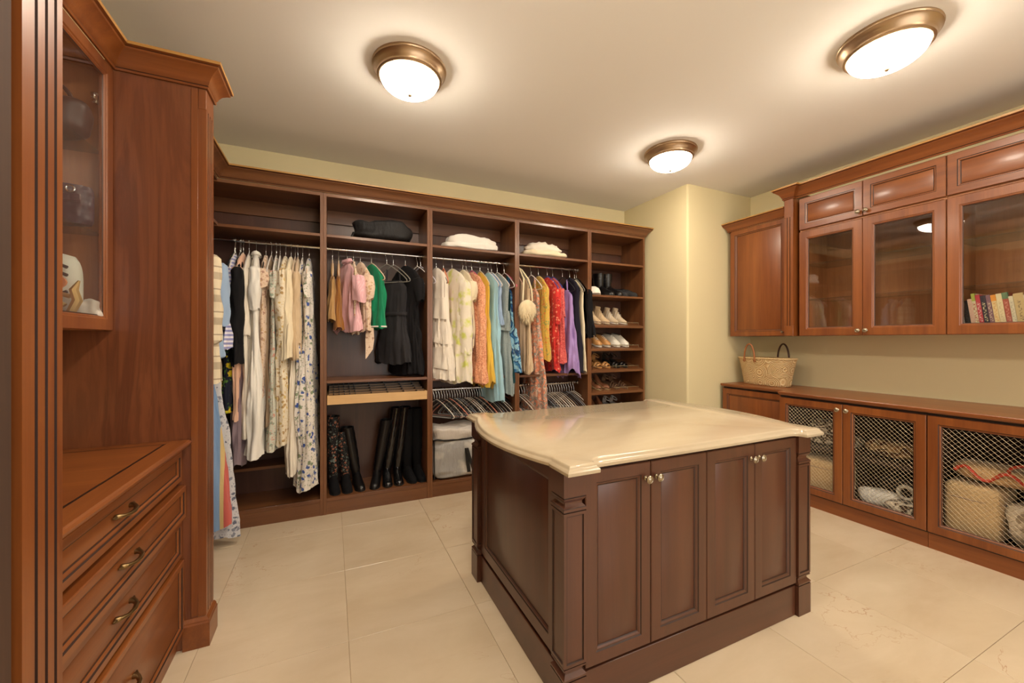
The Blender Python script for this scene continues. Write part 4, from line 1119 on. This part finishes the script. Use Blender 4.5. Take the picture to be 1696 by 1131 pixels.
# ================================================================== shoes
SC = {}
def shoe_upper(L=.25, W=.088, hs=None, n=14):
    # stations from heel (+y) to toe (-y): (y, halfwidth, height, base z)
    rs = []
    for y, w_, h_, z_ in hs:
        rs.append([(w_ * cos(a), y, z_ + h_ * (sin(a) ** .8 if sin(a) > 0 else 0)) for a in [pi * k / n for k in range(n + 1)]])
    return MB().rings(rs)
def sole_mesh(hs, z0, th, out=.004):
    pts = [(-w_ - out, y) for y, w_, _, _ in hs] + [(w_ + out, y) for y, w_, _, _ in reversed(hs)]
    return pts
def shoe(kind, mat, sole, label, group, x, y, z, rz=0, tilt=0, scale=1.0, shaft=.2, lean=0, extra=None, name=None, opening=None):
    nm_ = name or {'boot': 'boot', 'sneaker': 'sneaker', 'sandal': 'sandal', 'pump': 'pump', 'mule': 'mule', 'loafer': 'ankle_boot'}[kind]
    t = thing(nm_, label, 'boot' if kind == 'boot' else 'shoe', (x, y, z), group=group, rot=(tilt, 0, rz))
    t.scale = (scale,) * 3
    heel = {'pump': .055, 'sandal': .02, 'boot': .018, 'sneaker': .022, 'mule': .03, 'loafer': .028}[kind]
    fz = .010 if kind != 'sneaker' else .018
    def zb(y_): return fz + (heel - fz) * max(0, min(1, (y_ + .02) / .10)) ** 1.2
    st = {
        'sneaker': [(.125, .016, .05, 0), (.118, .028, .072, 0), (.09, .034, .080, 0), (.05, .034, .082, 0), (.01, .036, .078, 0), (-.04, .041, .062, 0), (-.08, .042, .044, 0), (-.11, .034, .034, 0), (-.128, .014, .016, 0)],
        'loafer': [(.115, .014, .10, 0), (.108, .028, .125, 0), (.08, .034, .130, 0), (.045, .034, .120, 0), (.0, .036, .078, 0), (-.04, .040, .056, 0), (-.08, .038, .040, 0), (-.11, .028, .030, 0), (-.128, .010, .014, 0)],
        'boot': [(.115, .016, .085, 0), (.106, .030, .10, 0), (.07, .036, .11, 0), (.03, .037, .105, 0), (-.01, .038, .078, 0), (-.05, .040, .056, 0), (-.09, .037, .042, 0), (-.115, .028, .032, 0), (-.132, .010, .012, 0)],
        'pump': [(.11, .012, .045, 0), (.10, .024, .052, 0), (.07, .028, .040, 0), (.03, .028, .026, 0), (-.01, .032, .024, 0), (-.05, .036, .030, 0), (-.08, .033, .034, 0), (-.11, .022, .026, 0), (-.13, .007, .012, 0)],
    }.get(kind)
    outl = [(.118, .018), (.105, .029), (.06, .031), (.02, .031), (-.03, .038), (-.07, .041), (-.10, .035), (-.122, .022), (-.131, .008)]
    # sole, follows the heel height
    top = [(-w_ - .002, y_, zb(y_)) for y_, w_ in outl] + [(w_ + .002, y_, zb(y_)) for y_, w_ in reversed(outl)]
    flat = kind in ('sneaker', 'boot', 'loafer')
    bot = [(x_, y_, (0 if flat else max(0, z_ - .010))) for x_, y_, z_ in top]
    b = MB(); b.rings([bot, top])
    if not flat and heel > .018:
        hh = zb(.1) - .009
        b.rings([[(.012 * cos(a), .10 + .012 * sin(a), 0) for a in [2 * pi * k / 10 for k in range(10)]], [(.022 * cos(a), .095 + .02 * sin(a), hh) for a in [2 * pi * k / 10 for k in range(10)]]])
    b.build('sole', sole, t, 50)
    if st:
        hs = [(y_, w_, h_, zb(y_) + .0005) for y_, w_, h_, _ in st]
        shoe_upper(hs=hs).build('upper', mat, t, 60)
    if kind == 'sneaker':
        b = MB()
        for k in range(4):
            y_ = .0 - k * .02; z_ = zb(y_) + .083 - k * .0085
            b.tube([(-.022, y_, z_ - .012), (0, y_ - .003, z_), (.022, y_, z_ - .012)], .003, 6)
        b.build('laces', sole, t, 60)
        MB().rings([[(.024 * cos(a), .065 + .045 * sin(a), zb(.06) + .0815 + q) for a in [2 * pi * k / 18 for k in range(18)]] for q in (0, .002)]).build('opening', opening or M['black'], t)
    if kind == 'loafer':
        MB().rings([[(.026 * cos(a) * q, .075 + .036 * sin(a) * q, zb(.07) + h_) for a in [2 * pi * k / 18 for k in range(18)]] for q, h_ in ((1.0, .1), (1.08, .128), (.95, .134), (.85, .13), (.8, .11))]).build('collar', mat, t, 60)
        b = MB()
        for k in range(3): b.tube([((.037 - .002 * k) * cos(a), .045 - .03 * k + .01 * cos(a), zb(.04) + (.118 - .02 * k) * sin(a) ** .8) for a in [pi * (q + .5) / 13 for q in range(13)]], .003, 6, up=(0, 1, 0))
        b.build('ties', sole, t, 60)
    if kind == 'boot':
        rs = []; K = 16
        for i in range(K + 1):
            v = i / K; z_ = .07 + (shaft - .07) * v
            rr = .037 + .024 * v + .006 * sin(pi * v) ; w1 = .0022 * sin(v * 37 + shaft * 40)
            rs.append([((rr * .86 + w1) * cos(a) + lean * v, .068 + (rr * 1.05 + w1) * sin(a) + .01 * v, z_) for a in [2 * pi * k / 20 for k in range(20)]])
        lr = rs[-1]; cx_ = sum(p[0] for p in lr) / 20; cy_ = sum(p[1] for p in lr) / 20
        rs.append([(cx_ + (p[0] - cx_) * .93, cy_ + (p[1] - cy_) * .93, p[2]) for p in lr])
        rs.append([(cx_ + (p[0] - cx_) * .9, cy_ + (p[1] - cy_) * .9, p[2] - .05) for p in lr])
        MB().rings(rs).build('shaft', extra or mat, t, 60)
    if kind in ('sandal', 'mule'):
        spots = [(-.06, .042, .040), (-.095, .034, .030)] if kind == 'mule' else [(-.085, .037, .030), (-.055, .040, .036), (-.02, .036, .05)]
        for y_, w_, h_ in spots:
            b = MB(); b.tube([(w_ * cos(a), y_ + .012 * cos(a) * (1 if kind == 'sandal' else .2), zb(y_) + h_ * sin(a)) for a in [pi * k / 12 for k in range(13)]], .0045 if kind == 'sandal' else .015, 8, flat=.35 if kind == 'mule' else 1.0, up=(0, 1, 0)); b.build('strap', mat, t, 60)
        b = MB(); b.tube([(.03 * cos(a), .085 - .045 * cos(2 * 0) * 0 + .04 * sin(a) - .0, zb(.09) + .055 + .012 * sin(a)) for a in [2 * pi * k / 20 for k in range(20)]], .005, 6, closed=True); b.build('ankle_strap', mat, t, 60)
        b = MB(); b.rings([[(-.026, .112, zb(.11)), (.026, .112, zb(.11)), (.026, .118, zb(.11)), (-.026, .118, zb(.11))], [(-.028, .116, zb(.11) + .055), (.028, .116, zb(.11) + .055), (.028, .122, zb(.11) + .055), (-.028, .122, zb(.11) + .055)]]); b.build('heel_counter', mat, t, 60)
    return t
lth = lambda n, c, r=.4, **k: plain(n, c, r, **k)
blk = lth('black_leather', (18, 16, 17), .3); blkg = lth('glossy_black_leather', (18, 17, 18), .14, coat=.5); sue = lth('black_suede', (18, 17, 19), .9, spec=.2)
rub = lth('black_rubber', (15, 15, 15), .7); wsole = lth('white_rubber', (214, 208, 196), .6); tan = lth('tan_leather', (190, 138, 82), .45); natl = lth('natural_suede', (204, 176, 138), .85, sheen=.2)
beil = lth('beige_canvas', (198, 178, 150), .85); whl = lth('white_leather', (222, 216, 204), .5); goldl = lth('gold_leather', (206, 184, 140), .3, metal=.6); brz = lth('bronze_leather', (112, 84, 64), .4); brl = lth('brown_leather', (128, 80, 52), .5); sil = lth('silver_leather', (196, 194, 192), .3, metal=.5)
seq = F('black_sequin', (22, 20, 22), 'sequin', (30, 28, 30), (190, 150, 96), sc=60, rough=.4)
seq2 = F('black_flower_embroidery', (22, 20, 22), 'floral', (150, 92, 70), (110, 120, 112), sc=42, rough=.5)
ZB = .1305
bo = 'tall boots under the jewelry tray'
def boot(x, y, rz, mat, shaft, label, grp, lean=0, extra=None, tilt=0, sc=1.0): return shoe('boot', mat, rub, label, grp, x, y, ZB, rz, tilt, sc, shaft, lean, extra)
boot(.018, CF + .155, R(6), sue, .60, 'black suede boot with embroidered flower shaft, rearmost of its pair', bo, .0, seq2)
boot(.112, CF + .155, R(4), sue, .47, 'black suede boot with sequined flower shaft beside the plain leather boot', bo, -.03, seq2)
boot(.205, CF + .16, R(8), blk, .50, 'black leather boot leaning toward the sequined boots', bo, -.075)
boot(.345, CF + .155, R(-12), blk, .54, 'black leather boot leaning toward the glossy boots', bo, .08)
boot(.440, CF + .16, R(-4), blkg, .64, 'glossy black knee boot with side zipper, next to the leaning leather boot', bo, .085)
boot(.530, CF + .16, R(-2), blkg, .64, 'glossy black knee boot with side zipper, next to the suede boots', bo, .07)
boot(.632, CF + .165, R(8), sue, .62, 'right-foot tall plain black suede boot near the divider panel', 'plain black suede boots', .0)
boot(.718, CF + .165, R(5), sue, .62, 'left-foot tall plain black suede boot near the divider panel', 'plain black suede boots', -.005)
# shoe shelves
Y1 = CF + .14
def on_slant(z): return z + (.14 - .003) * math.tan(TILT) + .004
bz = 1.8525
shoe('boot', blk, rub, 'right-foot black ankle boot with front zip on the flat top shoe shelf', 'black zip boots', 2.74, Y1, bz, R(10), shaft=.24, scale=1.08)
shoe('boot', blk, rub, 'left-foot black ankle boot with front zip on the flat top shoe shelf', 'black zip boots', 2.85, Y1, bz, R(12), shaft=.24, scale=1.08)
shoe('sneaker', lth('black_knit', (32, 31, 33), .8), rub, 'right-foot black sneaker beside the zip ankle boots', 'black sneakers', 2.955, Y1 + .02, bz, R(22))
shoe('sneaker', lth('black_knit', (32, 31, 33), .8), rub, 'left-foot black sneaker beside the zip ankle boots', 'black sneakers', 3.07, Y1 + .02, bz, R(26))
cp = thing('baseball_cap', 'white baseball cap on the flat top shoe shelf', 'cap', (2.575, CF + .12, bz), R(-15))
MB().lathe([(.085, 0), (.086, .012), (.082, .045), (.066, .078), (.035, .097), (.004, .102)], 28).build('crown', F('cap_white', (228, 220, 208)), cp, 60)
b = MB(); rs = []
for i in range(9):
    a = pi * (.08 + .84 * i / 8); rs.append([(.082 * cos(a), -.082 * sin(a) + .02, .004), (.082 * cos(a) * .95, -.15 * sin(a) + .012, .006 + .01 * sin(a)), (.082 * cos(a) * .95, -.15 * sin(a) + .012, .010 + .01 * sin(a)), (.082 * cos(a), -.082 * sin(a) + .02, .008)])
b.rings(rs); b.build('brim', F('cap_white', (228, 220, 208)), cp, 60)
def pair(kind, mat, sole, label, grp, xs, zsh, rz=(8, 12), **k):
    for x, r, ft in zip(xs, rz, ('right-foot ', 'left-foot ')):
        shoe(kind, mat, sole, ft + label, grp, x, Y1 + .03, on_slant(zsh) + .03 * math.tan(TILT), R(r), TILT, **k)
pair('loafer', natl, beil, 'natural suede wrap-tie wedge shoe on the topmost slanted shelf', 'suede wrap shoes', (2.60, 2.71), SLANT[0])
pair('loafer', beil, wsole, 'beige canvas ankle boot on the topmost slanted shelf', 'beige ankle boots', (2.84, 2.955), SLANT[0], scale=.94)
pair('sneaker', tan, wsole, 'tan woven sneaker beside the white sneakers', 'tan woven shoes', (2.61, 2.72), SLANT[1])
pair('sneaker', whl, wsole, 'white sneaker with pale laces on the second slanted shelf', 'white sneakers', (2.85, 2.965), SLANT[1], scale=1.04)
pair('mule', tan, tan, 'tan platform slide sandal beside the black sandals', 'tan slides', (2.61, 2.715), SLANT[2])
pair('mule', blk, rub, 'black platform sandal beside the tan slides', 'black sandals', (2.85, 2.955), SLANT[2])
pair('pump', brl, goldl, 'brown slingback pump with gold toe on the lowest fully visible shelf', 'gold toe pumps', (2.61, 2.715), SLANT[3])
pair('sandal', brz, brz, 'bronze strappy heeled sandal beside the gold toe pumps', 'bronze sandals', (2.85, 2.96), SLANT[3])
pair('pump', brl, brl, 'brown leather pump on the shelf just above the island top', 'brown pumps', (2.63, 2.735), SLANT[4])
pair('sandal', sil, sil, 'silver strappy sandal on the shelf just above the island top', 'silver sandals', (2.86, 2.965), SLANT[4])

# ================================================================== things on the high shelves
SZ = 2.2055
t = thing('drawstring_bag', 'black fabric drawstring bag on the high shelf', 'bag', (.40, CF + .13, SZ), R(-4))
lumpy(.46, .22, .16, 2, .03, 3.6, freq=7).build('body', F('black_nylon', (30, 28, 28), rough=.6, crush=.8), t, 60)
b = MB(); b.tube([(-.2, -.02, .035), (-.235, -.03, .045), (-.25, -.04, .02), (-.255, -.045, .004)], [.03, .022, .007, .003], 10); b.build('drawstring_neck', M['black'], t, 60)
t = thing('folded_blanket', 'folded white blanket on the high shelf of the pastel unit', 'blanket', (1.19, CF + .13, SZ), R(-3))
lumpy(.52, .22, .06, 6, .02, 3.6, freq=8).build('lower_fold', white, t, 60)
MB_ = lumpy(.47, .20, .08, 8, .026, 3.0, freq=9); MB_.v = [(x, y, z + .042) for x, y, z in MB_.v]; MB_.build('upper_fold', white, t, 60)
t = thing('folded_throw', 'folded cream throw on the high shelf of the purple dress unit', 'blanket', (1.97, CF + .13, SZ), R(-4))
lumpy(.48, .22, .06, 11, .02, 3.6, freq=8).build('lower_fold', cream, t, 60)
MB_ = lumpy(.38, .19, .095, 13, .03, 2.8, freq=9); MB_.v = [(x - .02, y, z + .04) for x, y, z in MB_.v]; MB_.build('upper_fold', ivory, t, 60)

# storage bag
t = thing('storage_bag', 'clear zippered storage bag of clothes with black piping and strap', 'bag', (1.03, CF + .16, ZB))
sbm = F('clear_vinyl_with_clothes', (160, 158, 156), 'tiedye', (206, 200, 192), sc=7, rough=.22, crush=.9)
MB_ = lumpy(.43, .30, .36, 21, .022, 6.0, 64, 36, freq=9); MB_.build('body', sbm, t, 60)
MB_ = lumpy(.43, .30, .13, 23, .022, 4.5, 64, 24, freq=9); MB_.v = [(x, y, z + .325) for x, y, z in MB_.v]; MB_.build('lid', F('grey_white_vinyl', (204, 196, 188), rough=.25, crush=.9), t, 60)
b = MB()
for z_ in (.355,): b.tube([(.217 * (abs(cos(a)) ** .35) * (1 if cos(a) > 0 else -1), .152 * (abs(sin(a)) ** .35) * (1 if sin(a) > 0 else -1), z_ + .006 * sin(5 * a)) for a in [2 * pi * (k + .5) / 48 for k in range(48)]], .007, 6, closed=True)
for sx in (-1, 1): b.tube([(sx * .212, -.148, .35), (sx * .214, -.15, .2), (sx * .21, -.146, .02)], .006, 6)
b.build('piping', M['black'], t, 60)
b = MB()
def strap_path(b, pts, w):
    rs = []
    for x, y, z in pts: rs.append([(x - w, y - .002, z), (x + w, y - .002, z), (x + w, y + .002, z), (x - w, y + .002, z)])
    b.rings(rs)
strap_path(b, [(.10, -.168, .05), (.085, -.170, .15), (.075, -.168, .27)], .016); strap_path(b, [(.08, -.172, .27), (.12, -.176, .13), (.165, -.180, .0), (.205, -.182, -.05)], .013)
b.build('strap', M['black'], t)

# ================================================================== basket on the wood counter
def basket_mat():
    t = NT('woven_palm'); v = t.coords((1, 1, 1), rnd=False)
    vo = t.n('ShaderNodeTexVoronoi'); vo.inputs['Scale'].default_value = 8.5; vo.inputs['Randomness'].default_value = .55; t.l(v, vo.inputs['Vector'])
    sn = t.n('ShaderNodeMath', operation='SINE'); t.l(t.math('MULTIPLY', vo.outputs['Distance'], 58.0), sn.inputs[0])
    n = t.noise(v, 110, 2)
    h = t.math('ADD', t.math('MULTIPLY', sn.outputs[0], .5), n.outputs['Fac']); t.bump(h, .9, .006)
    c = t.ramp(sn.outputs[0], [(.0, lin((196, 160, 110))), (.6, lin((220, 192, 146)))])
    return t.base(c, .8)
bk = thing('woven_basket', 'woven palm basket bag with curved stitched pattern and leather handles', 'basket', (3.955, 2.565, .9252), R(-90 - 8))
bk.scale = (1.1, 1.1, 1.06)
def oval(w_, d_, z_, n=40, p=3.0):
    e = 2 / p
    return [(w_ * (abs(cos(a)) ** e) * (1 if cos(a) >= 0 else -1), d_ * (abs(sin(a)) ** e) * (1 if sin(a) >= 0 else -1), z_) for a in [2 * pi * k / n for k in range(n)]]
rs = [oval(.205, .085, 0)] + [oval(.21 + .045 * v ** 1.3, .09 + .03 * v, .008 + .245 * v) for v in [k / 10 for k in range(11)]] + [oval(.247, .112, .253), oval(.205, .085, .02)]
MB().rings(rs).build('body', basket_mat(), bk, 60)
rimm = lth('palm_rim', (206, 176, 128), .8)
b = MB(); b.tube(oval(.254, .119, .252), .007, 6, closed=True); b.build('rim', rimm, bk, 60)
for sy, col, nm2 in ((-1, (150, 92, 48), 'tan leather handle'), (1, (74, 44, 30), 'dark brown leather handle')):
    lm = lth('handle_leather_%d' % sy, col, .45); xo = -.065 if sy < 0 else .06
    b = MB(); b.tube([(xo + .055 * cos(a), sy * .127, .235 + .15 * sin(a)) for a in [pi * k / 20 for k in range(21)]], .0075, 8, up=(0, 1, 0))
    h_ = b.build('handle', lm, bk, 60); h_['label'] = nm2
    for s in (-1, 1): MB().lathe([(.002, 0), (.014, 0), (.014, sy * .006), (.002, sy * .008)], 14, (xo + s * .055, sy * .123, .228), 'y').build('handle_tab', lm, h_)

# ================================================================== books
def spine_mat(i, c, ink):
    t = NT('book_spine_%d' % i)
    sp = t.n('ShaderNodeSeparateXYZ'); tc = t.n('ShaderNodeTexCoord'); t.l(tc.outputs['Object'], sp.inputs[0])
    br = t.n('ShaderNodeMapping'); br.inputs['Scale'].default_value = (60, 1, 150); t.l(tc.outputs['Object'], br.inputs[0])
    n = t.noise(br.outputs[0], 1.0, 1)
    a = t.ramp(n.outputs['Fac'], [(.52, (0, 0, 0)), (.56, (1, 1, 1))])
    x1 = t.ramp(t.math('ABSOLUTE', sp.outputs[0]), [(.0045, (1, 1, 1)), (.0055, (0, 0, 0))])
    z1 = t.ramp(sp.outputs[2], [(0, (0, 0, 0)), (.06, (1, 1, 1)), (.19, (0, 0, 0))], 'CONSTANT')
    f = t.math('MULTIPLY', t.math('MULTIPLY', a, x1), z1)
    return t.base(t.mix(f, lin(c), lin(ink)), .5)
pages = lth('book_pages', (226, 214, 190), .9)
BK_ = [('dark grey hardback', (54, 56, 64), (90, 90, 90), .022, .205, .20), ('thin white paperback', (214, 208, 200), (180, 180, 180), .008, .205, .20), ('black hardback', (40, 36, 36), (70, 66, 64), .026, .205, .21),
       ('pale pink paperback', (224, 182, 160), (214, 170, 150), .020, .215, .21), ('cream and yellow-green topped paperback', (222, 206, 170), (176, 60, 50), .016, .25, .215), ('crimson paperback', (190, 62, 74), (232, 200, 190), .020, .24, .215),
       ('navy hardback', (42, 42, 58), (220, 206, 160), .024, .232, .22), ('mauve paperback', (128, 92, 104), (206, 186, 160), .020, .235, .215), ('cream paperback with orange top', (228, 200, 148), (214, 150, 80), .022, .232, .22),
       ('plain cream hardback', (228, 208, 166), (200, 180, 140), .024, .238, .22), ('brick red and green paperback', (170, 84, 66), (214, 150, 130), .024, .242, .22), ('slim off-white paperback', (220, 206, 176), (180, 170, 150), .018, .218, .21),
       ('wide beige hardback', (204, 176, 126), (120, 96, 70), .040, .232, .225), ('white paperback beside the orange book', (224, 214, 196), (200, 190, 170), .014, .22, .21), ('orange paperback', (206, 104, 56), (90, 40, 30), .024, .245, .215),
       ('second navy hardback', (48, 54, 80), (200, 200, 200), .026, .23, .22)]
yc = 1.195; lean = R(7)
for i, (nm3, c, ink, th_, h_, d_) in enumerate(BK_):
    lab = nm3 + ' leaning in the glass cabinet book row'
    yc -= th_ / cos(lean) + .0008
    t = thing('book', lab, 'book', (3.862, yc + th_ / 2, 1.4285), group='books behind the cabinet glass', rot=(0, 0, 0))
    t.rotation_euler = (Matrix.Rotation(R(-90), 4, 'Z') @ Matrix.Rotation(-lean, 4, 'Y')).to_euler()
    t.location.z += abs(th_ / 2 * sin(lean)) + .0005
    m_ = spine_mat(i, c, ink)
    b = MB(); hw = th_ / 2
    b.box(-hw, hw, 0, .003, 0, h_, .001); b.box(-hw, -hw + .0022, .0032, d_, 0, h_); b.box(hw - .0022, hw, .0032, d_, 0, h_)
    b.build('cover', m_, t)
    MB().box(-hw + .0024, hw - .0024, .0034, d_ - .004, .003, h_ - .003).build('pages', pages, t, smooth=False)
    if 'yellow-green' in nm3: MB().box(-hw - .0003, hw + .0003, -.0004, .02, h_ - .05, h_ + .0004).build('color_band', lth('lime_band', (176, 180, 80), .5), t)
    if 'orange top' in nm3: MB().box(-hw - .0003, hw + .0003, -.0004, .02, h_ - .04, h_ + .0004).build('color_band', lth('orange_band', (232, 150, 60), .5), t)
    if 'green paperback' in nm3: MB().box(-hw - .0003, hw + .0003, -.0004, .02, h_ - .04, h_ + .0004).build('color_band', lth('green_band', (96, 124, 92), .5), t)

# ================================================================== bundles behind the wire mesh doors
SH = .4735; FLO = .1185
zebra = F('brown_white_zebra', (220, 206, 184), 'paint', (78, 56, 42), (40, 28, 22), sc=9)
t = thing('patterned_scarf_bundle', 'brown and white patterned scarf bundle on the mesh cabinet shelf', 'scarf', (3.93, 1.965, SH), R(-80))
lumpy(.36, .26, .10, 31, .03, 2.6, freq=8).build('lower_fold', zebra, t, 60)
MB_ = lumpy(.26, .2, .11, 33, .03, 2.4, freq=9); MB_.v = [(x - .02, y, z + .085) for x, y, z in MB_.v]; MB_.build('upper_fold', zebra, t, 60)
t = thing('woven_storage_box', 'beige lidded woven box low in the mesh cabinet', 'box', (3.80, 1.97, FLO), R(-90))
wvn = F('beige_weave', (190, 160, 116), 'dots', (170, 140, 98), sc=80)
lumpy(.34, .30, .26, 35, .006, 7, freq=5).build('body', wvn, t, 60)
b = MB(); b.tube([(x * 1.0, y, .205) for x, y, _ in oval(.168, .148, 0, 40, 6)], .005, 6, closed=True); b.build('lid_seam', taupe, t, 60)
t = thing('rust_scarf_bundle', 'dark rust and tan scarf folded on the mesh cabinet shelf', 'scarf', (3.94, 1.56, SH), R(-86))
lumpy(.30, .26, .11, 41, .022, 2.6, freq=8).build('cloth', F('rust_scarf', (116, 76, 54), 'paint', (196, 160, 112), (58, 36, 30), sc=8), t, 60)
t = thing('black_tote', 'black tote with white ring emblem at the bottom of the mesh cabinet', 'bag', (3.93, 1.44, FLO), R(-90))
lumpy(.34, .24, .26, 43, .02, 3.0).build('body', F('black_nylon', (30, 28, 28)), t, 60)
b = MB(); b.tube([(.0 + .045 * cos(a), -.142, .145 + .045 * sin(a)) for a in [2 * pi * k / 28 for k in range(28)]], .013, 8, closed=True, up=(0, 1, 0)); b.build('ring', whl, t, 60)
b = MB(); b.tube([(.12 * cos(a), -.13, .06 - .05 * sin(a) + .04) for a in [pi * k / 16 for k in range(17)]], .008, 8); b.build('handle', blk, t, 60)
t = thing('white_pouch', 'crumpled white pouch beside the black tote', 'pouch', (3.80, 1.60, FLO), R(-70))
lumpy(.24, .16, .12, 45, .02, 2.8).build('body', white, t, 60)
t = thing('zebra_pouch', 'small brown patterned pouch in front of the black tote', 'pouch', (3.72, 1.43, FLO), R(-100))
lumpy(.20, .12, .09, 46, .015, 2.8).build('body', zebra, t, 60)
t = thing('canvas_box', 'tall beige canvas storage box beneath the red-trimmed bag', 'box', (3.80, 1.085, FLO), R(-90))
lumpy(.25, .30, .34, 51, .006, 7, freq=5).build('body', wvn, t, 60)
b = MB(); b.tube([(x, y, .25) for x, y, _ in oval(.125, .15, 0, 40, 6)], .004, 6, closed=True); b.build('seam', taupe, t, 60)
t = thing('red_trim_bag', 'tan bag with red straps lying on the canvas box', 'bag', (3.80, .96, FLO + .3575), R(-90))
lumpy(.46, .24, .11, 53, .02, 2.8).build('body', F('tan_canvas', (184, 148, 104)), t, 60)
red = lth('red_leather', (186, 56, 34), .4)
b = MB(); b.tube([(-.2 + .4 * k / 20, -.13 + .01 * sin(k), .06 + .035 * sin(k * .7)) for k in range(21)], .010, 8); b.tube([(.18 - .16 * cos(a), -.10, .10 + .07 * sin(a)) for a in [pi * k / 16 for k in range(17)]], .009, 8)
b.build('strap', red, t, 60)
t = thing('sand_fabric_bundle', 'crumpled off-white fabric bundle beside the canvas box', 'bundle', (3.79, .80, FLO), R(-90))
lumpy(.30, .28, .30, 55, .03, 2.6, freq=8).build('cloth', F('grey_white_print', (206, 190, 166), 'floral', (164, 140, 116), (150, 132, 110), sc=14), t, 60)
